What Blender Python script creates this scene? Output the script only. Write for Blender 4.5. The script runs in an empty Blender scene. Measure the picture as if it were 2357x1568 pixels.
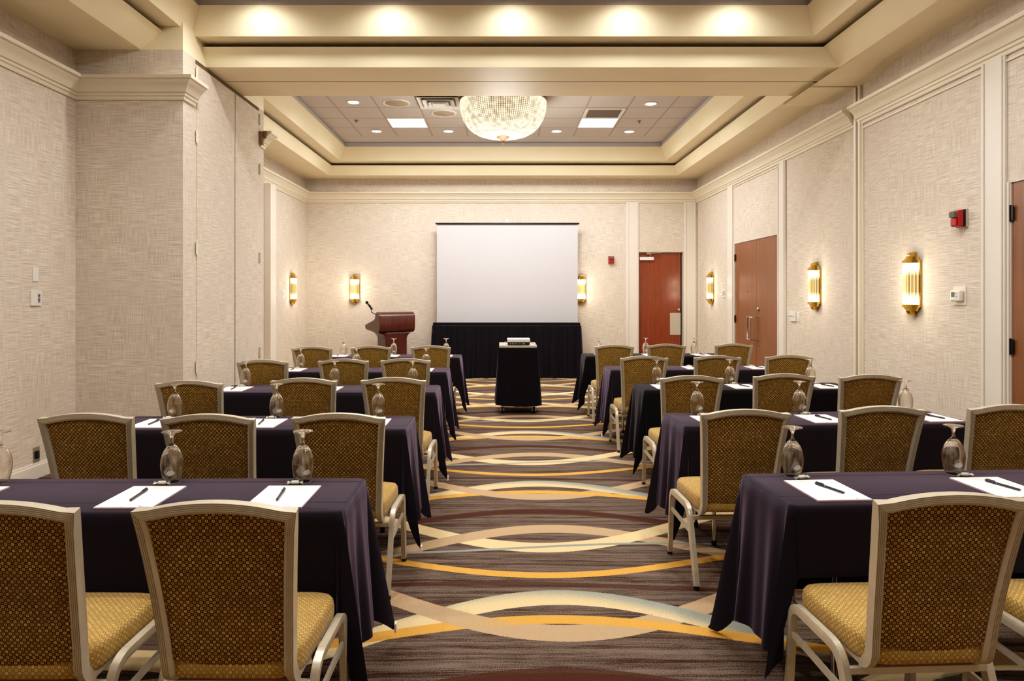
import bpy, math, random
from mathutils import Vector, Matrix
random.seed(7)
scene = bpy.context.scene
COL = scene.collection
PI = math.pi
F_PX, CAM_H, VX, VY = 1540.0, 1.54, 1158.0, 680.0

# ------------------------------------------------------------------ node helpers
def s2l(c):
    return tuple(((x/255.0)/12.92 if x/255.0 <= 0.04045 else (((x/255.0)+0.055)/1.055)**2.4) for x in c)

class NT:
    def __init__(self, name):
        self.m = bpy.data.materials.new(name); self.m.use_nodes = True
        self.t = self.m.node_tree; self.t.nodes.clear()
        self.out = self.t.nodes.new('ShaderNodeOutputMaterial')
    def node(self, typ, **kw):
        n = self.t.nodes.new(typ)
        for k, v in kw.items(): setattr(n, k, v)
        return n
    def link(self, a, b): self.t.links.new(a, b)
    def put(self, sock, v):
        if isinstance(v, (int, float)): sock.default_value = v
        elif isinstance(v, (tuple, list)):
            sock.default_value = tuple(v) + ((1.0,) if len(v) == 3 and len(sock.default_value) == 4 else ())
        else: self.link(v, sock)
    def math(self, op, a, b=0.0, c=None):
        n = self.node('ShaderNodeMath', operation=op)
        self.put(n.inputs[0], a); self.put(n.inputs[1], b)
        if c is not None: self.put(n.inputs[2], c)
        return n.outputs[0]
    def add(self, a, b): return self.math('ADD', a, b)
    def sub(self, a, b): return self.math('SUBTRACT', a, b)
    def mul(self, a, b): return self.math('MULTIPLY', a, b)
    def lt(self, a, b): return self.math('LESS_THAN', a, b)
    def gt(self, a, b): return self.math('GREATER_THAN', a, b)
    def mix(self, f, a, b):
        n = self.node('ShaderNodeMix', data_type='RGBA')
        self.put(n.inputs[0], f); self.put(n.inputs[6], a); self.put(n.inputs[7], b)
        return n.outputs[2]
    def comb(self, x, y, z=0.0):
        n = self.node('ShaderNodeCombineXYZ')
        self.put(n.inputs[0], x); self.put(n.inputs[1], y); self.put(n.inputs[2], z)
        return n.outputs[0]
    def sep(self, v):
        n = self.node('ShaderNodeSeparateXYZ'); self.link(v, n.inputs[0]); return n.outputs
    def noise(self, vec, scale=1.0, detail=2.0, rough=0.5):
        n = self.node('ShaderNodeTexNoise'); self.link(vec, n.inputs['Vector'])
        n.inputs['Scale'].default_value = scale; n.inputs['Detail'].default_value = detail
        n.inputs['Roughness'].default_value = rough
        return n.outputs['Fac']
    def rng(self, v, a, b, c=0.0, d=1.0):
        n = self.node('ShaderNodeMapRange'); self.put(n.inputs[0], v)
        for i, x in enumerate((a, b, c, d)): n.inputs[i+1].default_value = x
        return n.outputs[0]
    def bsdf(self, **kw):
        n = self.node('ShaderNodeBsdfPrincipled')
        names = dict(color='Base Color', rough='Roughness', metal='Metallic', sheen='Sheen Weight', sheen_rough='Sheen Roughness',
                     sheen_tint='Sheen Tint', spec='Specular IOR Level', trans='Transmission Weight', ior='IOR', coat='Coat Weight',
                     coat_rough='Coat Roughness', emit='Emission Color', estr='Emission Strength', normal='Normal', alpha='Alpha')
        for k, v in kw.items(): self.put(n.inputs[names[k]], v)
        self.link(n.outputs[0], self.out.inputs[0])
        return n
    def bump(self, h, dist=0.002, strength=0.5):
        n = self.node('ShaderNodeBump'); self.link(h, n.inputs['Height'])
        n.inputs['Distance'].default_value = dist; n.inputs['Strength'].default_value = strength
        return n.outputs[0]
    def objco(self):
        return self.node('ShaderNodeTexCoord').outputs['Object']

def plain(name, rgb, rough=0.5, metal=0.0, var=0.06, vscale=30.0, **kw):
    t = NT(name); c = s2l(rgb)
    n = t.noise(t.objco(), vscale, 3.0)
    col = t.mix(t.rng(n, 0.3, 0.7), tuple(x*(1-var) for x in c), tuple(min(1, x*(1+var)) for x in c))
    t.bsdf(color=col, rough=rough, metal=metal, **kw)
    return t.m

M = {}
# wallpaper: woven linen look
def wallpaper(name, base, dark):
    t = NT(name)
    g = t.node('ShaderNodeNewGeometry')
    p = t.sep(g.outputs['Position']); n = t.sep(g.outputs['Normal'])
    fx = t.gt(t.math('ABSOLUTE', n[0]), 0.5)
    u = t.add(t.mul(p[1], fx), t.mul(p[0], t.sub(1.0, fx)))
    v = p[2]
    hz = t.noise(t.comb(t.mul(u, 5.5), t.mul(v, 150.0)), 1.0, 2.0, 0.6)
    vt = t.noise(t.comb(t.mul(u, 150.0), t.mul(v, 5.5), 5.0), 1.0, 2.0, 0.6)
    blot = t.noise(t.comb(t.mul(u, 2.0), t.mul(v, 2.6), 9.0), 1.0, 1.0)
    tile = t.noise(t.comb(t.math('FLOOR', t.mul(u, 1.9)), t.math('FLOOR', t.mul(v, 1.9)), 3.3), 3.1, 0.0)
    wt = t.rng(t.add(blot, t.mul(t.sub(tile, 0.5), 0.35)), 0.35, 0.65, 0.3, 0.7)
    h1 = t.rng(hz, 0.30, 0.68); v1 = t.rng(vt, 0.30, 0.68)
    w = t.add(t.mul(h1, t.sub(1.12, wt)), t.mul(v1, t.mul(wt, 0.75)))
    col = t.mix(t.rng(w, 0.2, 0.85), dark, base)
    pk = t.noise(t.comb(t.mul(u, 1.1), t.mul(v, 1.1), 2.0), 1.3, 1.0)
    col = t.mix(t.mul(t.rng(pk, 0.4, 0.6), 0.35), col, s2l((208, 192, 182)))
    t.bsdf(color=col, rough=0.85, spec=0.2)
    return t.m
M['wallpaper'] = wallpaper('linen_wallpaper', s2l((231, 220, 205)), s2l((192, 176, 158)))
M['cream'] = plain('cream_paint', (240, 226, 192), 0.55, var=0.02, vscale=3)
M['cream_shade'] = plain('cream_in_shade', (96, 80, 56), 0.9)  # cream darkened to paint the shade inside coves and gaps
M['white_trim'] = plain('trim_paint', (226, 216, 204), 0.4, var=0.02, vscale=3)
M['crown'] = plain('crown_paint', (228, 216, 194), 0.4, var=0.02, vscale=3)
M['grey_ceil'] = plain('gypsum_ceiling', (200, 194, 192), 0.9, var=0.02)
M['black'] = plain('black_plastic', (14, 14, 15), 0.45)
M['blackmetal'] = plain('black_metal', (28, 27, 28), 0.35, 0.6)
M['white_plastic'] = plain('white_plastic', (226, 222, 216), 0.35, var=0.02)
M['chrome'] = plain('chrome', (200, 200, 200), 0.18, 1.0)
M['steel'] = plain('brushed_steel', (178, 170, 160), 0.35, 0.9)
M['brass'] = plain('polished_brass', (212, 172, 84), 0.2, 1.0, var=0.1)
M['antique'] = plain('antique_brass', (150, 106, 54), 0.4, 0.8, var=0.15)
M['bronze'] = plain('aged_bronze', (120, 84, 44), 0.6, 0.2, var=0.15)
M['rawwood'] = plain('raw_wood', (142, 118, 92), 0.8, var=0.3)
M['paper'] = plain('paper', (250, 238, 236), 0.6, var=0.01)
M['paper_edge'] = plain('paper_edge', (214, 176, 182), 0.7)
M['ink'] = plain('printed_ink', (44, 38, 44), 0.7)
M['pen'] = plain('pen_navy', (18, 19, 40), 0.3)
M['pen2'] = plain('pen_black', (14, 14, 20), 0.3)
M['green'] = plain('green_wrapper', (70, 160, 120), 0.35)
M['mint'] = plain('mint_white', (238, 232, 214), 0.35)
M['red'] = plain('alarm_red', (176, 30, 26), 0.35)
M['lcd'] = plain('lcd_grey', (96, 98, 88), 0.3)
M['screen'] = plain('screen_fabric', (194, 191, 194), 0.7, var=0.01, vscale=1.5)
M['speaker'] = plain('speaker_grille', (178, 160, 138), 0.8, var=0.12, vscale=220)
M['vent_dark'] = plain('return_mesh', (116, 104, 90), 0.8, var=0.2, vscale=160)
M['grey_plate'] = plain('kick_plate', (186, 176, 160), 0.4)

def ceiling_tiles():
    t = NT('acoustic_tiles')
    p = t.sep(t.node('ShaderNodeNewGeometry').outputs['Position'])
    S = 0.615
    fu = t.math('PINGPONG', p[0], S/2); fv = t.math('PINGPONG', t.sub(p[1], 11.70), 0.30)
    fu = t.math('ABSOLUTE', t.sub(t.math('FLOORED_MODULO', t.add(p[0], S/2), S), S/2))
    fv = t.math('ABSOLUTE', t.sub(t.math('FLOORED_MODULO', t.add(t.sub(p[1], 11.70), 0.30), 0.60), 0.30))
    line = t.lt(t.math('MINIMUM', fu, fv), 0.008)
    edge = t.lt(t.math('MINIMUM', fu, fv), 0.012)
    sp = t.noise(t.node('ShaderNodeNewGeometry').outputs['Position'], 260.0, 2.0)
    c = t.mix(t.rng(sp, 0.35, 0.65), s2l((186, 178, 172)), s2l((216, 208, 202)))
    c = t.mix(edge, c, s2l((140, 128, 118)))
    c = t.mix(line, c, s2l((186, 172, 160)))
    t.bsdf(color=c, rough=0.9, spec=0.1)
    return t.m
M['tiles'] = ceiling_tiles()

def wood(name, c1, c2, rough=0.35, axis=2, coat=0.3):
    t = NT(name); p = t.sep(t.objco())
    s = [38.0, 38.0, 38.0]; s[axis] = 1.6
    v = t.comb(t.mul(p[0], s[0]), t.mul(p[1], s[1]), t.mul(p[2], s[2]))
    n = t.noise(v, 1.0, 4.0, 0.65)
    b = t.noise(t.objco(), 2.0, 2.0)
    f = t.add(t.mul(n, 0.7), t.mul(b, 0.3))
    t.bsdf(color=t.mix(t.rng(f, 0.33, 0.66), s2l(c1), s2l(c2)), rough=rough, coat=coat, coat_rough=0.25)
    return t.m
M['door_red'] = wood('cherry_veneer', (112, 46, 24), (146, 66, 34), 0.28)
M['door_brown'] = wood('walnut_veneer', (118, 72, 44), (144, 92, 58), 0.4, coat=0.1)
M['mahogany'] = wood('mahogany', (58, 20, 16), (86, 36, 28), 0.25)
M['ply'] = wood('laminate_top', (90, 70, 52), (110, 86, 64), 0.5, 0)

def carpet():
    t = NT('patterned_carpet')
    pos = t.node('ShaderNodeNewGeometry').outputs['Position']
    p = t.sep(pos); x, y = p[0], p[1]
    grain = t.noise(pos, 230.0, 2.0, 0.7)
    jit = t.mul(t.sub(grain, 0.5), 0.012)
    yj = t.add(y, jit)
    # background streaks
    warp = t.mul(t.noise(t.comb(t.mul(x, 0.7), t.mul(y, 1.5)), 1.0, 2.0), 0.12)
    st = t.noise(t.comb(t.mul(x, 0.9), t.mul(t.add(y, warp), 28.0)), 1.0, 3.0, 0.6)
    st2 = t.noise(t.comb(t.mul(x, 6.0), t.mul(y, 120.0), 4.0), 1.0, 2.0, 0.7)
    f = t.add(t.add(t.mul(st, 0.6), t.mul(st2, 0.4)), t.mul(t.sub(grain, 0.5), 0.9))
    f = t.rng(f, 0.43, 0.54)
    col = t.mix(f, s2l((58, 35, 27)), s2l((120, 103, 90)))
    P = 2.06
    def band(c0, A, x0, w, up, k=1.72):
        cs = t.math('COSINE', t.mul(t.sub(x, x0), k))
        arc = t.mul(t.sub(1.0, cs), -A if up else A)
        d = t.sub(yj, t.add(arc, c0))
        d = t.sub(t.math('FLOORED_MODULO', t.add(d, P/2), P), P/2)
        return t.lt(t.math('ABSOLUTE', d), w/2), d
    def paint(col, c, c0, A, x0, w, up, k=1.72, soft=1.0):
        m, d = band(c0, A, x0, w, up, k)
        return t.mix(t.mul(m, soft), col, c)
    g2 = t.rng(grain, 0.35, 0.65)
    cream = t.mix(g2, s2l((206, 176, 126)), s2l((238, 212, 164)))
    tan = t.mix(g2, s2l((168, 138, 106)), s2l((204, 172, 136)))
    orange = t.mix(g2, s2l((200, 142, 60)), s2l((230, 174, 88)))
    blue = t.mix(g2, s2l((124, 130, 122)), s2l((164, 166, 152)))
    brown = t.mix(g2, s2l((60, 32, 22)), s2l((84, 50, 38)))
    col = paint(col, brown, 2.71, 0.26, 0.23, 0.11, True, soft=0.85)
    col = paint(col, brown, 4.76, 0.22, 0.24, 0.06, True, soft=0.8)
    col = paint(col, brown, 3.575, 0.05, -0.1, 0.05, True, soft=0.8)
    # motif A
    m, d = band(3.41, 0.41, 0.286, 0.165, True)
    bl = t.gt(t.add(t.mul(d, 6.0), t.add(t.mul(x, 0.55), t.mul(t.sub(grain, 0.5), 3.0))), 0.32)
    col = t.mix(m, col, t.mix(bl, cream, blue))
    m1, d1 = band(3.178, 0.19, 0.25, 0.085, True)
    m2, d2 = band(3.05, 0.40, 0.285, 0.152, False)
    right = t.gt(x, 0.1)
    col = t.mix(m2, col, tan)
    col = t.mix(t.mul(m, t.gt(x, 0.72)), col, t.mix(bl, cream, blue))
    fade = t.gt(t.add(x, t.mul(t.sub(grain, 0.5), 1.6)), 0.0)
    over = t.math('MAXIMUM', fade, t.sub(1.0, m2))
    col = t.mix(t.mul(m1, over), col, orange)
    # motif B
    col = paint(col, cream, 4.085, 0.40, 0.25, 0.155, False)
    col = t.mix(t.mul(band(4.415, 0.375, 0.32, 0.15, True)[0], t.math('MAXIMUM', t.lt(x, 0.55), t.sub(1.0, band(4.085, 0.40, 0.25, 0.155, False)[0]))), col, tan)
    col = paint(col, blue, 4.155, 0.08, 1.0, 0.032, True)
    col = paint(col, orange, 3.68, 0.21, 0.245, 0.075, False)
    t.bsdf(color=col, rough=0.95, spec=0.1, normal=t.bump(grain, 0.004, 0.5))
    return t.m
M['carpet'] = carpet()

def fabric(name, seat):
    t = NT(name); p = t.sep(t.objco())
    cell = 0.0098
    if seat:
        nx = t.gt(t.math('ABSOLUTE', t.sep(t.node('ShaderNodeNewGeometry').outputs['Normal'])[0]), 0.6)
        uu = t.add(t.mul(p[2], nx), t.mul(p[0], t.sub(1.0, nx))); vv = t.add(p[1], t.mul(p[2], t.sub(1.0, nx)))
    else: uu, vv = p[0], p[2]
    u = t.math('DIVIDE', uu, cell); v = t.math('DIVIDE', vv, cell)
    iu, iv = t.math('FLOOR', u), t.math('FLOOR', v)
    fu = t.math('ABSOLUTE', t.sub(t.sub(u, iu), 0.5)); fv = t.math('ABSOLUTE', t.sub(t.sub(v, iv), 0.5))
    sq = t.math('MAXIMUM', fu, fv)
    par = t.math('FLOORED_MODULO', t.add(iu, iv), 2.0)
    wn = t.node('ShaderNodeTexWhiteNoise', noise_dimensions='2D'); t.link(t.comb(iu, iv), wn.inputs['Vector'])
    r = wn.outputs['Value']
    k3 = t.math('FLOORED_MODULO', t.add(iu, t.mul(iv, 2.0)), 4.0)
    fz = t.noise(t.objco(), 700.0, 2.0, 0.7)
    gold = t.mix(t.rng(r, 0, 1), s2l((178, 138, 62)), s2l((228, 188, 106)))
    dark = s2l((88, 63, 30)); blk = s2l((44, 30, 18))
    even = t.mix(t.gt(sq, 0.44), gold, dark)
    hole = t.mul(t.lt(sq, 0.16), t.gt(k3, 0.5))
    even = t.mix(hole, even, s2l((112, 72, 34)))
    odd = t.mix(t.lt(sq, 0.17), dark, s2l((196, 150, 88)))
    ring = t.mul(t.mul(t.lt(sq, 0.36), t.gt(sq, 0.2)), t.gt(r, 0.55))
    odd = t.mix(ring, odd, blk)
    c = t.mix(t.lt(par, 0.5), odd, even)
    wear = t.noise(t.objco(), 5.0, 2.0)
    c = t.mix(t.mul(t.rng(wear, 0.5, 0.75), 0.35), c, dark)
    if seat: c = t.mix(0.35, c, s2l((226, 186, 110)))  # lighter seat: light from above painted into the fabric
    hsv = t.node('ShaderNodeHueSaturation'); t.link(c, hsv.inputs['Color'])
    t.put(hsv.inputs['Value'], t.rng(fz, 0.3, 0.7, 0.72, 1.28))
    t.bsdf(color=hsv.outputs[0], rough=0.9, sheen=0.25, sheen_rough=0.4, spec=0.15)
    return t.m
M['fab_back'] = fabric('gold_brown_fabric', False)
M['fab_seat_toplit'] = fabric('gold_fabric_toplit', True)
M['frame'] = plain('champagne_metal', (208, 195, 172), 0.34, 0.3, var=0.05)

def cloth_mat(name, rgb, sheen=0.12, tint=(255, 255, 255)):
    t = NT(name); c = s2l(rgb)
    n = t.noise(t.objco(), 420.0, 2.0, 0.7)
    col = t.mix(t.rng(n, 0.3, 0.7), tuple(x*0.7 for x in c), tuple(x*1.3 for x in c))
    t.bsdf(color=col, rough=0.85, sheen=sheen, sheen_rough=0.4, sheen_tint=s2l(tint), spec=0.1)
    return t.m
M['cloth_purple'] = cloth_mat('plum_black_linen', (33, 28, 34), 0.9, (168, 148, 176))
M['cloth_black'] = cloth_mat('black_linen', (20, 19, 21), 0.7, (120, 114, 124))
M['skirt'] = cloth_mat('black_skirting', (26, 23, 28), 0.6, (130, 120, 138))

def glass():
    t = NT('clear_glass')
    g = t.node('ShaderNodeBsdfGlass'); g.inputs['IOR'].default_value = 1.5
    g.inputs['Roughness'].default_value = 0.0; g.inputs['Color'].default_value = (1, 0.99, 0.97, 1)
    tr = t.node('ShaderNodeBsdfTransparent')
    mx = t.node('ShaderNodeMixShader')
    t.put(mx.inputs[0], 0.85); t.link(tr.outputs[0], mx.inputs[1]); t.link(g.outputs[0], mx.inputs[2])
    t.link(mx.outputs[0], t.out.inputs[0])
    return t.m
M['glass'] = glass()

def emis(name, rgb, strength):
    t = NT(name)
    t.bsdf(color=s2l(rgb), rough=0.4, emit=s2l(rgb), estr=strength)
    return t.m
M['panel_light'] = emis('lit_diffuser', (252, 252, 250), 27.0)
M['bulb'] = emis('lit_bulb', (255, 240, 214), 14.0)
def crystal(name, base, e0, e1, gray):
    t = NT(name); n = t.noise(t.objco(), 16.0, 2.0)
    t.bsdf(color=(gray,)*3, rough=0.3, emit=s2l(base), estr=t.rng(n, 0.35, 0.65, e0, e1))
    return t.m
M['crystal'] = crystal('lit_crystal', (255, 236, 200), 0.5, 1.2, 0.2)
M['crystal_gap'] = crystal('crystal_backing', (206, 172, 120), 0.25, 0.6, 0.08)

def sconce_glass():
    t = NT('lit_glass_rods'); p = t.sep(t.objco())
    a = t.math('ABSOLUTE', p[2])
    hot = t.rng(a, 0.07, 0.15, 0.0, 1.0)
    ang = t.math('ARCTAN2', p[0], t.mul(p[1], -1.0))
    sn = t.math('SINE', t.mul(ang, 22.0))
    stripe = t.rng(sn, -0.5, 0.6, 0.35, 1.0)
    col = t.mix(hot, t.mix(stripe, s2l((190, 142, 60)), s2l((255, 226, 160))), s2l((255, 246, 220)))
    st = t.add(t.mul(hot, 1.2), t.mul(stripe, 0.7))
    t.bsdf(color=s2l((136, 110, 70)), rough=0.2, emit=col, estr=st)
    return t.m
M['rods'] = sconce_glass()

# ------------------------------------------------------------------ mesh helpers
class MB:
    def __init__(self): self.v = []; self.f = []; self.mi = []; self.cur = 0
    def addv(self, pts):
        b = len(self.v); self.v += [tuple(p) for p in pts]; return b
    def face(self, idx): self.f.append(tuple(idx)); self.mi.append(self.cur)
    def box(self, x0, x1, y0, y1, z0, z1, mat=None):
        pts = [(x0,y0,z0),(x1,y0,z0),(x1,y1,z0),(x0,y1,z0),(x0,y0,z1),(x1,y0,z1),(x1,y1,z1),(x0,y1,z1)]
        if mat is not None: pts = [mat @ Vector(p) for p in pts]
        b = self.addv(pts)
        for q in ((0,3,2,1),(4,5,6,7),(0,1,5,4),(1,2,6,5),(2,3,7,6),(3,0,4,7)): self.face([b+i for i in q])
        return self
    def quad(self, *pts):
        b = self.addv(pts); self.face(range(b, b+len(pts))); return self
    def lathe(self, prof, n=24, org=(0,0,0), mat=None, a0=0.0, a1=2*PI):
        full = abs(a1-a0-2*PI) < 1e-6
        m = n if full else n+1
        base = len(self.v)
        for (r, z) in prof:
            for i in range(m):
                a = a0+(a1-a0)*i/n
                p = Vector((org[0]+r*math.cos(a), org[1]+r*math.sin(a), org[2]+z))
                if mat is not None: p = mat @ p
                self.v.append(tuple(p))
        for j in range(len(prof)-1):
            for i in range(n):
                i2 = (i+1) % m
                self.face((base+j*m+i, base+j*m+i2, base+(j+1)*m+i2, base+(j+1)*m+i))
        return self
    def disc(self, r, n=24, org=(0,0,0), flip=False):
        b = self.addv([(org[0]+r*math.cos(2*PI*i/n), org[1]+r*math.sin(2*PI*i/n), org[2]) for i in range(n)])
        idx = list(range(b, b+n)); self.face(idx[::-1] if flip else idx); return self
    def cyl(self, p0, p1, r, n=10, r1=None, caps=True):
        p0, p1 = Vector(p0), Vector(p1); d = (p1-p0).normalized()
        up = Vector((0,0,1)) if abs(d.z) < 0.9 else Vector((1,0,0))
        a = d.cross(up).normalized(); b_ = d.cross(a).normalized()
        r1 = r if r1 is None else r1
        b = self.addv([p0+(a*math.cos(2*PI*i/n)+b_*math.sin(2*PI*i/n))*r for i in range(n)] +
                      [p1+(a*math.cos(2*PI*i/n)+b_*math.sin(2*PI*i/n))*r1 for i in range(n)])
        for i in range(n): self.face((b+i, b+n+i, b+n+(i+1)%n, b+(i+1)%n))
        if caps: self.face(range(b, b+n)); self.face(list(range(b+n, b+2*n))[::-1])
        return self
    def tube(self, pts, r, n=8):
        pts = [Vector(p) for p in pts]; rings = []
        for i, p in enumerate(pts):
            t = (pts[min(i+1, len(pts)-1)]-pts[max(i-1, 0)]).normalized()
            up = Vector((0,0,1)) if abs(t.z) < 0.9 else Vector((0,1,0))
            a = t.cross(up).normalized(); b_ = t.cross(a).normalized()
            if rings:
                if a.dot(pa) < 0: a, b_ = -a, -b_
            pa = a
            rings.append(self.addv([p+(a*math.cos(2*PI*k/n)+b_*math.sin(2*PI*k/n))*r for k in range(n)]))
        for i in range(len(rings)-1):
            for k in range(n): self.face((rings[i]+k, rings[i]+(k+1)%n, rings[i+1]+(k+1)%n, rings[i+1]+k))
        self.face(list(range(rings[0], rings[0]+n))); self.face(list(range(rings[-1], rings[-1]+n))[::-1])
        return self
    def sweep(self, pts, section, depth=(0,-1,0), mitre=True, caps=True):
        """section = [(n,d)] closed polygon; n along outward normal (tangent x depth), d along depth dir"""
        pts = [Vector(p) for p in pts]; D0 = Vector(depth).normalized(); rings = []; m = len(section)
        for i, p in enumerate(pts):
            a = (p-pts[i-1]).normalized() if i else None
            c = (pts[i+1]-p).normalized() if i < len(pts)-1 else None
            if a is None: t, s = c, 1.0
            elif c is None: t, s = a, 1.0
            else:
                t = (a+c).normalized(); s = 1.0/max(0.35, t.dot(c))
            D = (D0 - t*D0.dot(t)).normalized(); N = t.cross(D).normalized()
            rings.append(self.addv([p+N*(n*s)+D*d for (n, d) in section]))
        for i in range(len(rings)-1):
            for k in range(m): self.face((rings[i]+k, rings[i]+(k+1)%m, rings[i+1]+(k+1)%m, rings[i+1]+k))
        if caps: self.face(list(range(rings[0], rings[0]+m))); self.face(list(range(rings[-1], rings[-1]+m))[::-1])
        return self
    def prism(self, poly, y0, y1, f=lambda a, h, b: (a, h, b)):
        n = len(poly)
        b = self.addv([f(p[0], y0, p[1]) for p in poly]+[f(p[0], y1, p[1]) for p in poly])
        for i in range(n): self.face((b+i, b+(i+1)%n, b+n+(i+1)%n, b+n+i))
        self.face(list(range(b, b+n))[::-1]); self.face(range(b+n, b+2*n)); return self
    def build(self, name, mats, parent=None, smooth=None, bevel=None, loc=None, seg=2, solid=None):
        me = bpy.data.meshes.new(name); me.from_pydata(self.v, [], self.f)
        mats = mats if isinstance(mats, (list, tuple)) else [mats]
        for m in mats: me.materials.append(m)
        if len(mats) > 1: me.polygons.foreach_set('material_index', self.mi)
        me.update()
        import bmesh
        bm = bmesh.new(); bm.from_mesh(me); bmesh.ops.recalc_face_normals(bm, faces=bm.faces); bm.to_mesh(me); bm.free()
        if smooth is not None:
            me.polygons.foreach_set('use_smooth', [True]*len(me.polygons))
            me.set_sharp_from_angle(angle=math.radians(smooth))
        o = bpy.data.objects.new(name, me); COL.objects.link(o)
        if parent is not None: o.parent = parent
        if loc: o.location = loc
        if bevel:
            b = o.modifiers.new('bevel', 'BEVEL'); b.width = bevel; b.segments = seg; b.limit_method = 'ANGLE'; b.angle_limit = math.radians(40)
        if solid:
            b = o.modifiers.new('solid', 'SOLIDIFY'); b.thickness = solid; b.offset = -1
        return o

def tag(o, label, cat, group=None):
    o['label'] = label; o['category'] = cat
    if group: o['group'] = group
    return o
def thing(name, label, cat, loc=(0,0,0), rz=0.0, group=None, rx=0.0):
    o = bpy.data.objects.new(name, None); COL.objects.link(o); o.empty_display_size = 0.05
    o.location = loc; o.rotation_euler = (rx, 0, rz)
    return tag(o, label, cat, group)
def struct(o): o['kind'] = 'structure'; return o
def kids(o): return [c for c in COL.objects if c.parent == o]
def dup(root, loc, rz=0.0, label=None, group=None, cat=None):
    tree = KID[root.name] if root.name in KID else KID.setdefault(root.name, [(c, kids(c)) for c in kids(root)])
    r = root.copy(); COL.objects.link(r); r.location = loc; r.rotation_euler = (root.rotation_euler[0], 0, rz)
    if label: r['label'] = label
    if group: r['group'] = group
    for c, gs in tree:
        d = c.copy(); COL.objects.link(d); d.parent = r
        for g in gs:
            e = g.copy(); COL.objects.link(e); e.parent = d
    return r
KID = {}
class Kit:
    """first use moves the master, later uses copy it"""
    def __init__(self, make): self.make = make; self.master = None
    def __call__(self, loc, rz, label, group):
        if self.master is None:
            self.master = self.make()
            KID[self.master.name] = [(c, kids(c)) for c in kids(self.master)]
            o = self.master; o.location = loc; o.rotation_euler = (0, 0, rz); o['label'] = label; o['group'] = group
            return o
        return dup(self.master, loc, rz, label, group)

# ------------------------------------------------------------------ room shell
XR, XL, XLN, YB, YR = 3.77, -3.84, -3.93, 13.0, -2.6
ZS, ZC, DH = 3.80, 4.32, 2.385
COLX, CY0, CY1 = -2.943, 6.15, 8.22
struct(MB().box(XLN-0.2, XR+0.3, YR-0.2, YB+0.3, -0.08, 0.0).build('floor', M['carpet']))
# back wall with a door opening
D1a, D1b = 2.634, 3.508
w = MB(); w.box(XL-0.15, D1a, YB, YB+0.15, 0, ZC); w.box(D1b, XR+0.15, YB, YB+0.15, 0, ZC); w.box(D1a, D1b, YB, YB+0.15, DH, ZC)
struct(w.build('wall_back', M['wallpaper']))
D2a, D2b = 9.16, 10.89
D3a, D3b = 3.15, 4.975
w = MB(); w.box(XR, XR+0.15, YR, D3a, 0, ZC); w.box(XR, XR+0.15, D3b, D2a, 0, ZC); w.box(XR, XR+0.15, D2b, YB, 0, ZC)
w.box(XR, XR+0.15, D3a, D3b, DH, ZC); w.box(XR, XR+0.15, D2a, D2b, DH, ZC)
struct(w.build('wall_right', M['wallpaper']))
struct(MB().box(XL-0.15, XL, CY1, YB, 0, ZC).build('wall_left', M['wallpaper']))
struct(MB().box(XLN-0.15, XLN, YR, CY0, 0, ZC).build('wall_left_near', M['wallpaper']))
struct(MB().box(XLN, XR, YR-0.15, YR, 0, ZC).build('wall_rear', M['wallpaper']))
struct(MB().box(XLN-0.15, COLX, CY0, CY1, 0, ZS).build('wall_column', M['wallpaper']))
struct(MB().box(XLN-0.15, COLX, CY0, CY1, ZS, ZC).build('trim_1', M['cream']))

# upper ceiling (acoustic tiles) and gypsum margins
c = MB(); c.box(XLN-0.15, XR+0.15, YR-0.15, YB+0.15, ZC+0.004, ZC+0.08)
struct(c.build('ceiling', M['grey_ceil']))
c = MB(); c.box(-2.96, 2.96, 7.8, 11.70, ZC, ZC+0.003); c.box(-2.96, 2.96, -1.8, 6.0, ZC, ZC+0.003)
struct(c.build('ceiling_tiles', M['tiles']))
# soffit, beam and two stepped fascias round each recess
N0 = (3.33, -1.9, 6.63, ZS); N1 = (3.13, -1.7, 6.54, 3.97); N2 = (2.97, -1.55, 6.39, 4.015); N3 = (2.84, -1.4, 6.24, 4.247)
F0 = (3.286, 7.58, 12.59, ZS); F1 = (3.205, 7.66, 12.505, 3.97); F2 = (2.995, 7.85, 12.30, 4.015); F3 = (2.869, 7.98, 12.17, 4.247)
def rect(l): x, y0, y1, z = l; return [(-x, y0, z), (x, y0, z), (x, y1, z), (-x, y1, z)]
def loft(mb, a, b):
    A, B = rect(a), rect(b)
    for i in range(4):
        j = (i+1) % 4; mb.quad(A[i], A[j], B[j], B[i])
s = MB()
s.quad((XLN,YR,ZS),(-3.33,YR,ZS),(-3.33,7.1,ZS),(XLN,7.1,ZS)); s.quad((3.33,YR,ZS),(XR,YR,ZS),(XR,7.1,ZS),(3.33,7.1,ZS))
s.quad((-3.33,YR,ZS),(3.33,YR,ZS),(3.33,-1.9,ZS),(-3.33,-1.9,ZS))
s.quad((-3.33,6.63,ZS),(3.33,6.63,ZS),(3.33,7.065,ZS),(-3.33,7.065,ZS))
s.quad((-3.286,7.08,ZS),(3.286,7.08,ZS),(3.286,7.58,ZS),(-3.286,7.58,ZS))
s.quad((XLN,7.1,ZS),(-3.286,7.1,ZS),(-3.286,YB,ZS),(XLN,YB,ZS)); s.quad((3.286,7.1,ZS),(XR,7.1,ZS),(XR,YB,ZS),(3.286,YB,ZS))
s.quad((-3.286,12.59,ZS),(3.286,12.59,ZS),(3.286,YB,ZS),(-3.286,YB,ZS))
struct(s.build('ceiling_soffit', M['cream']))
k = 2
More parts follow.
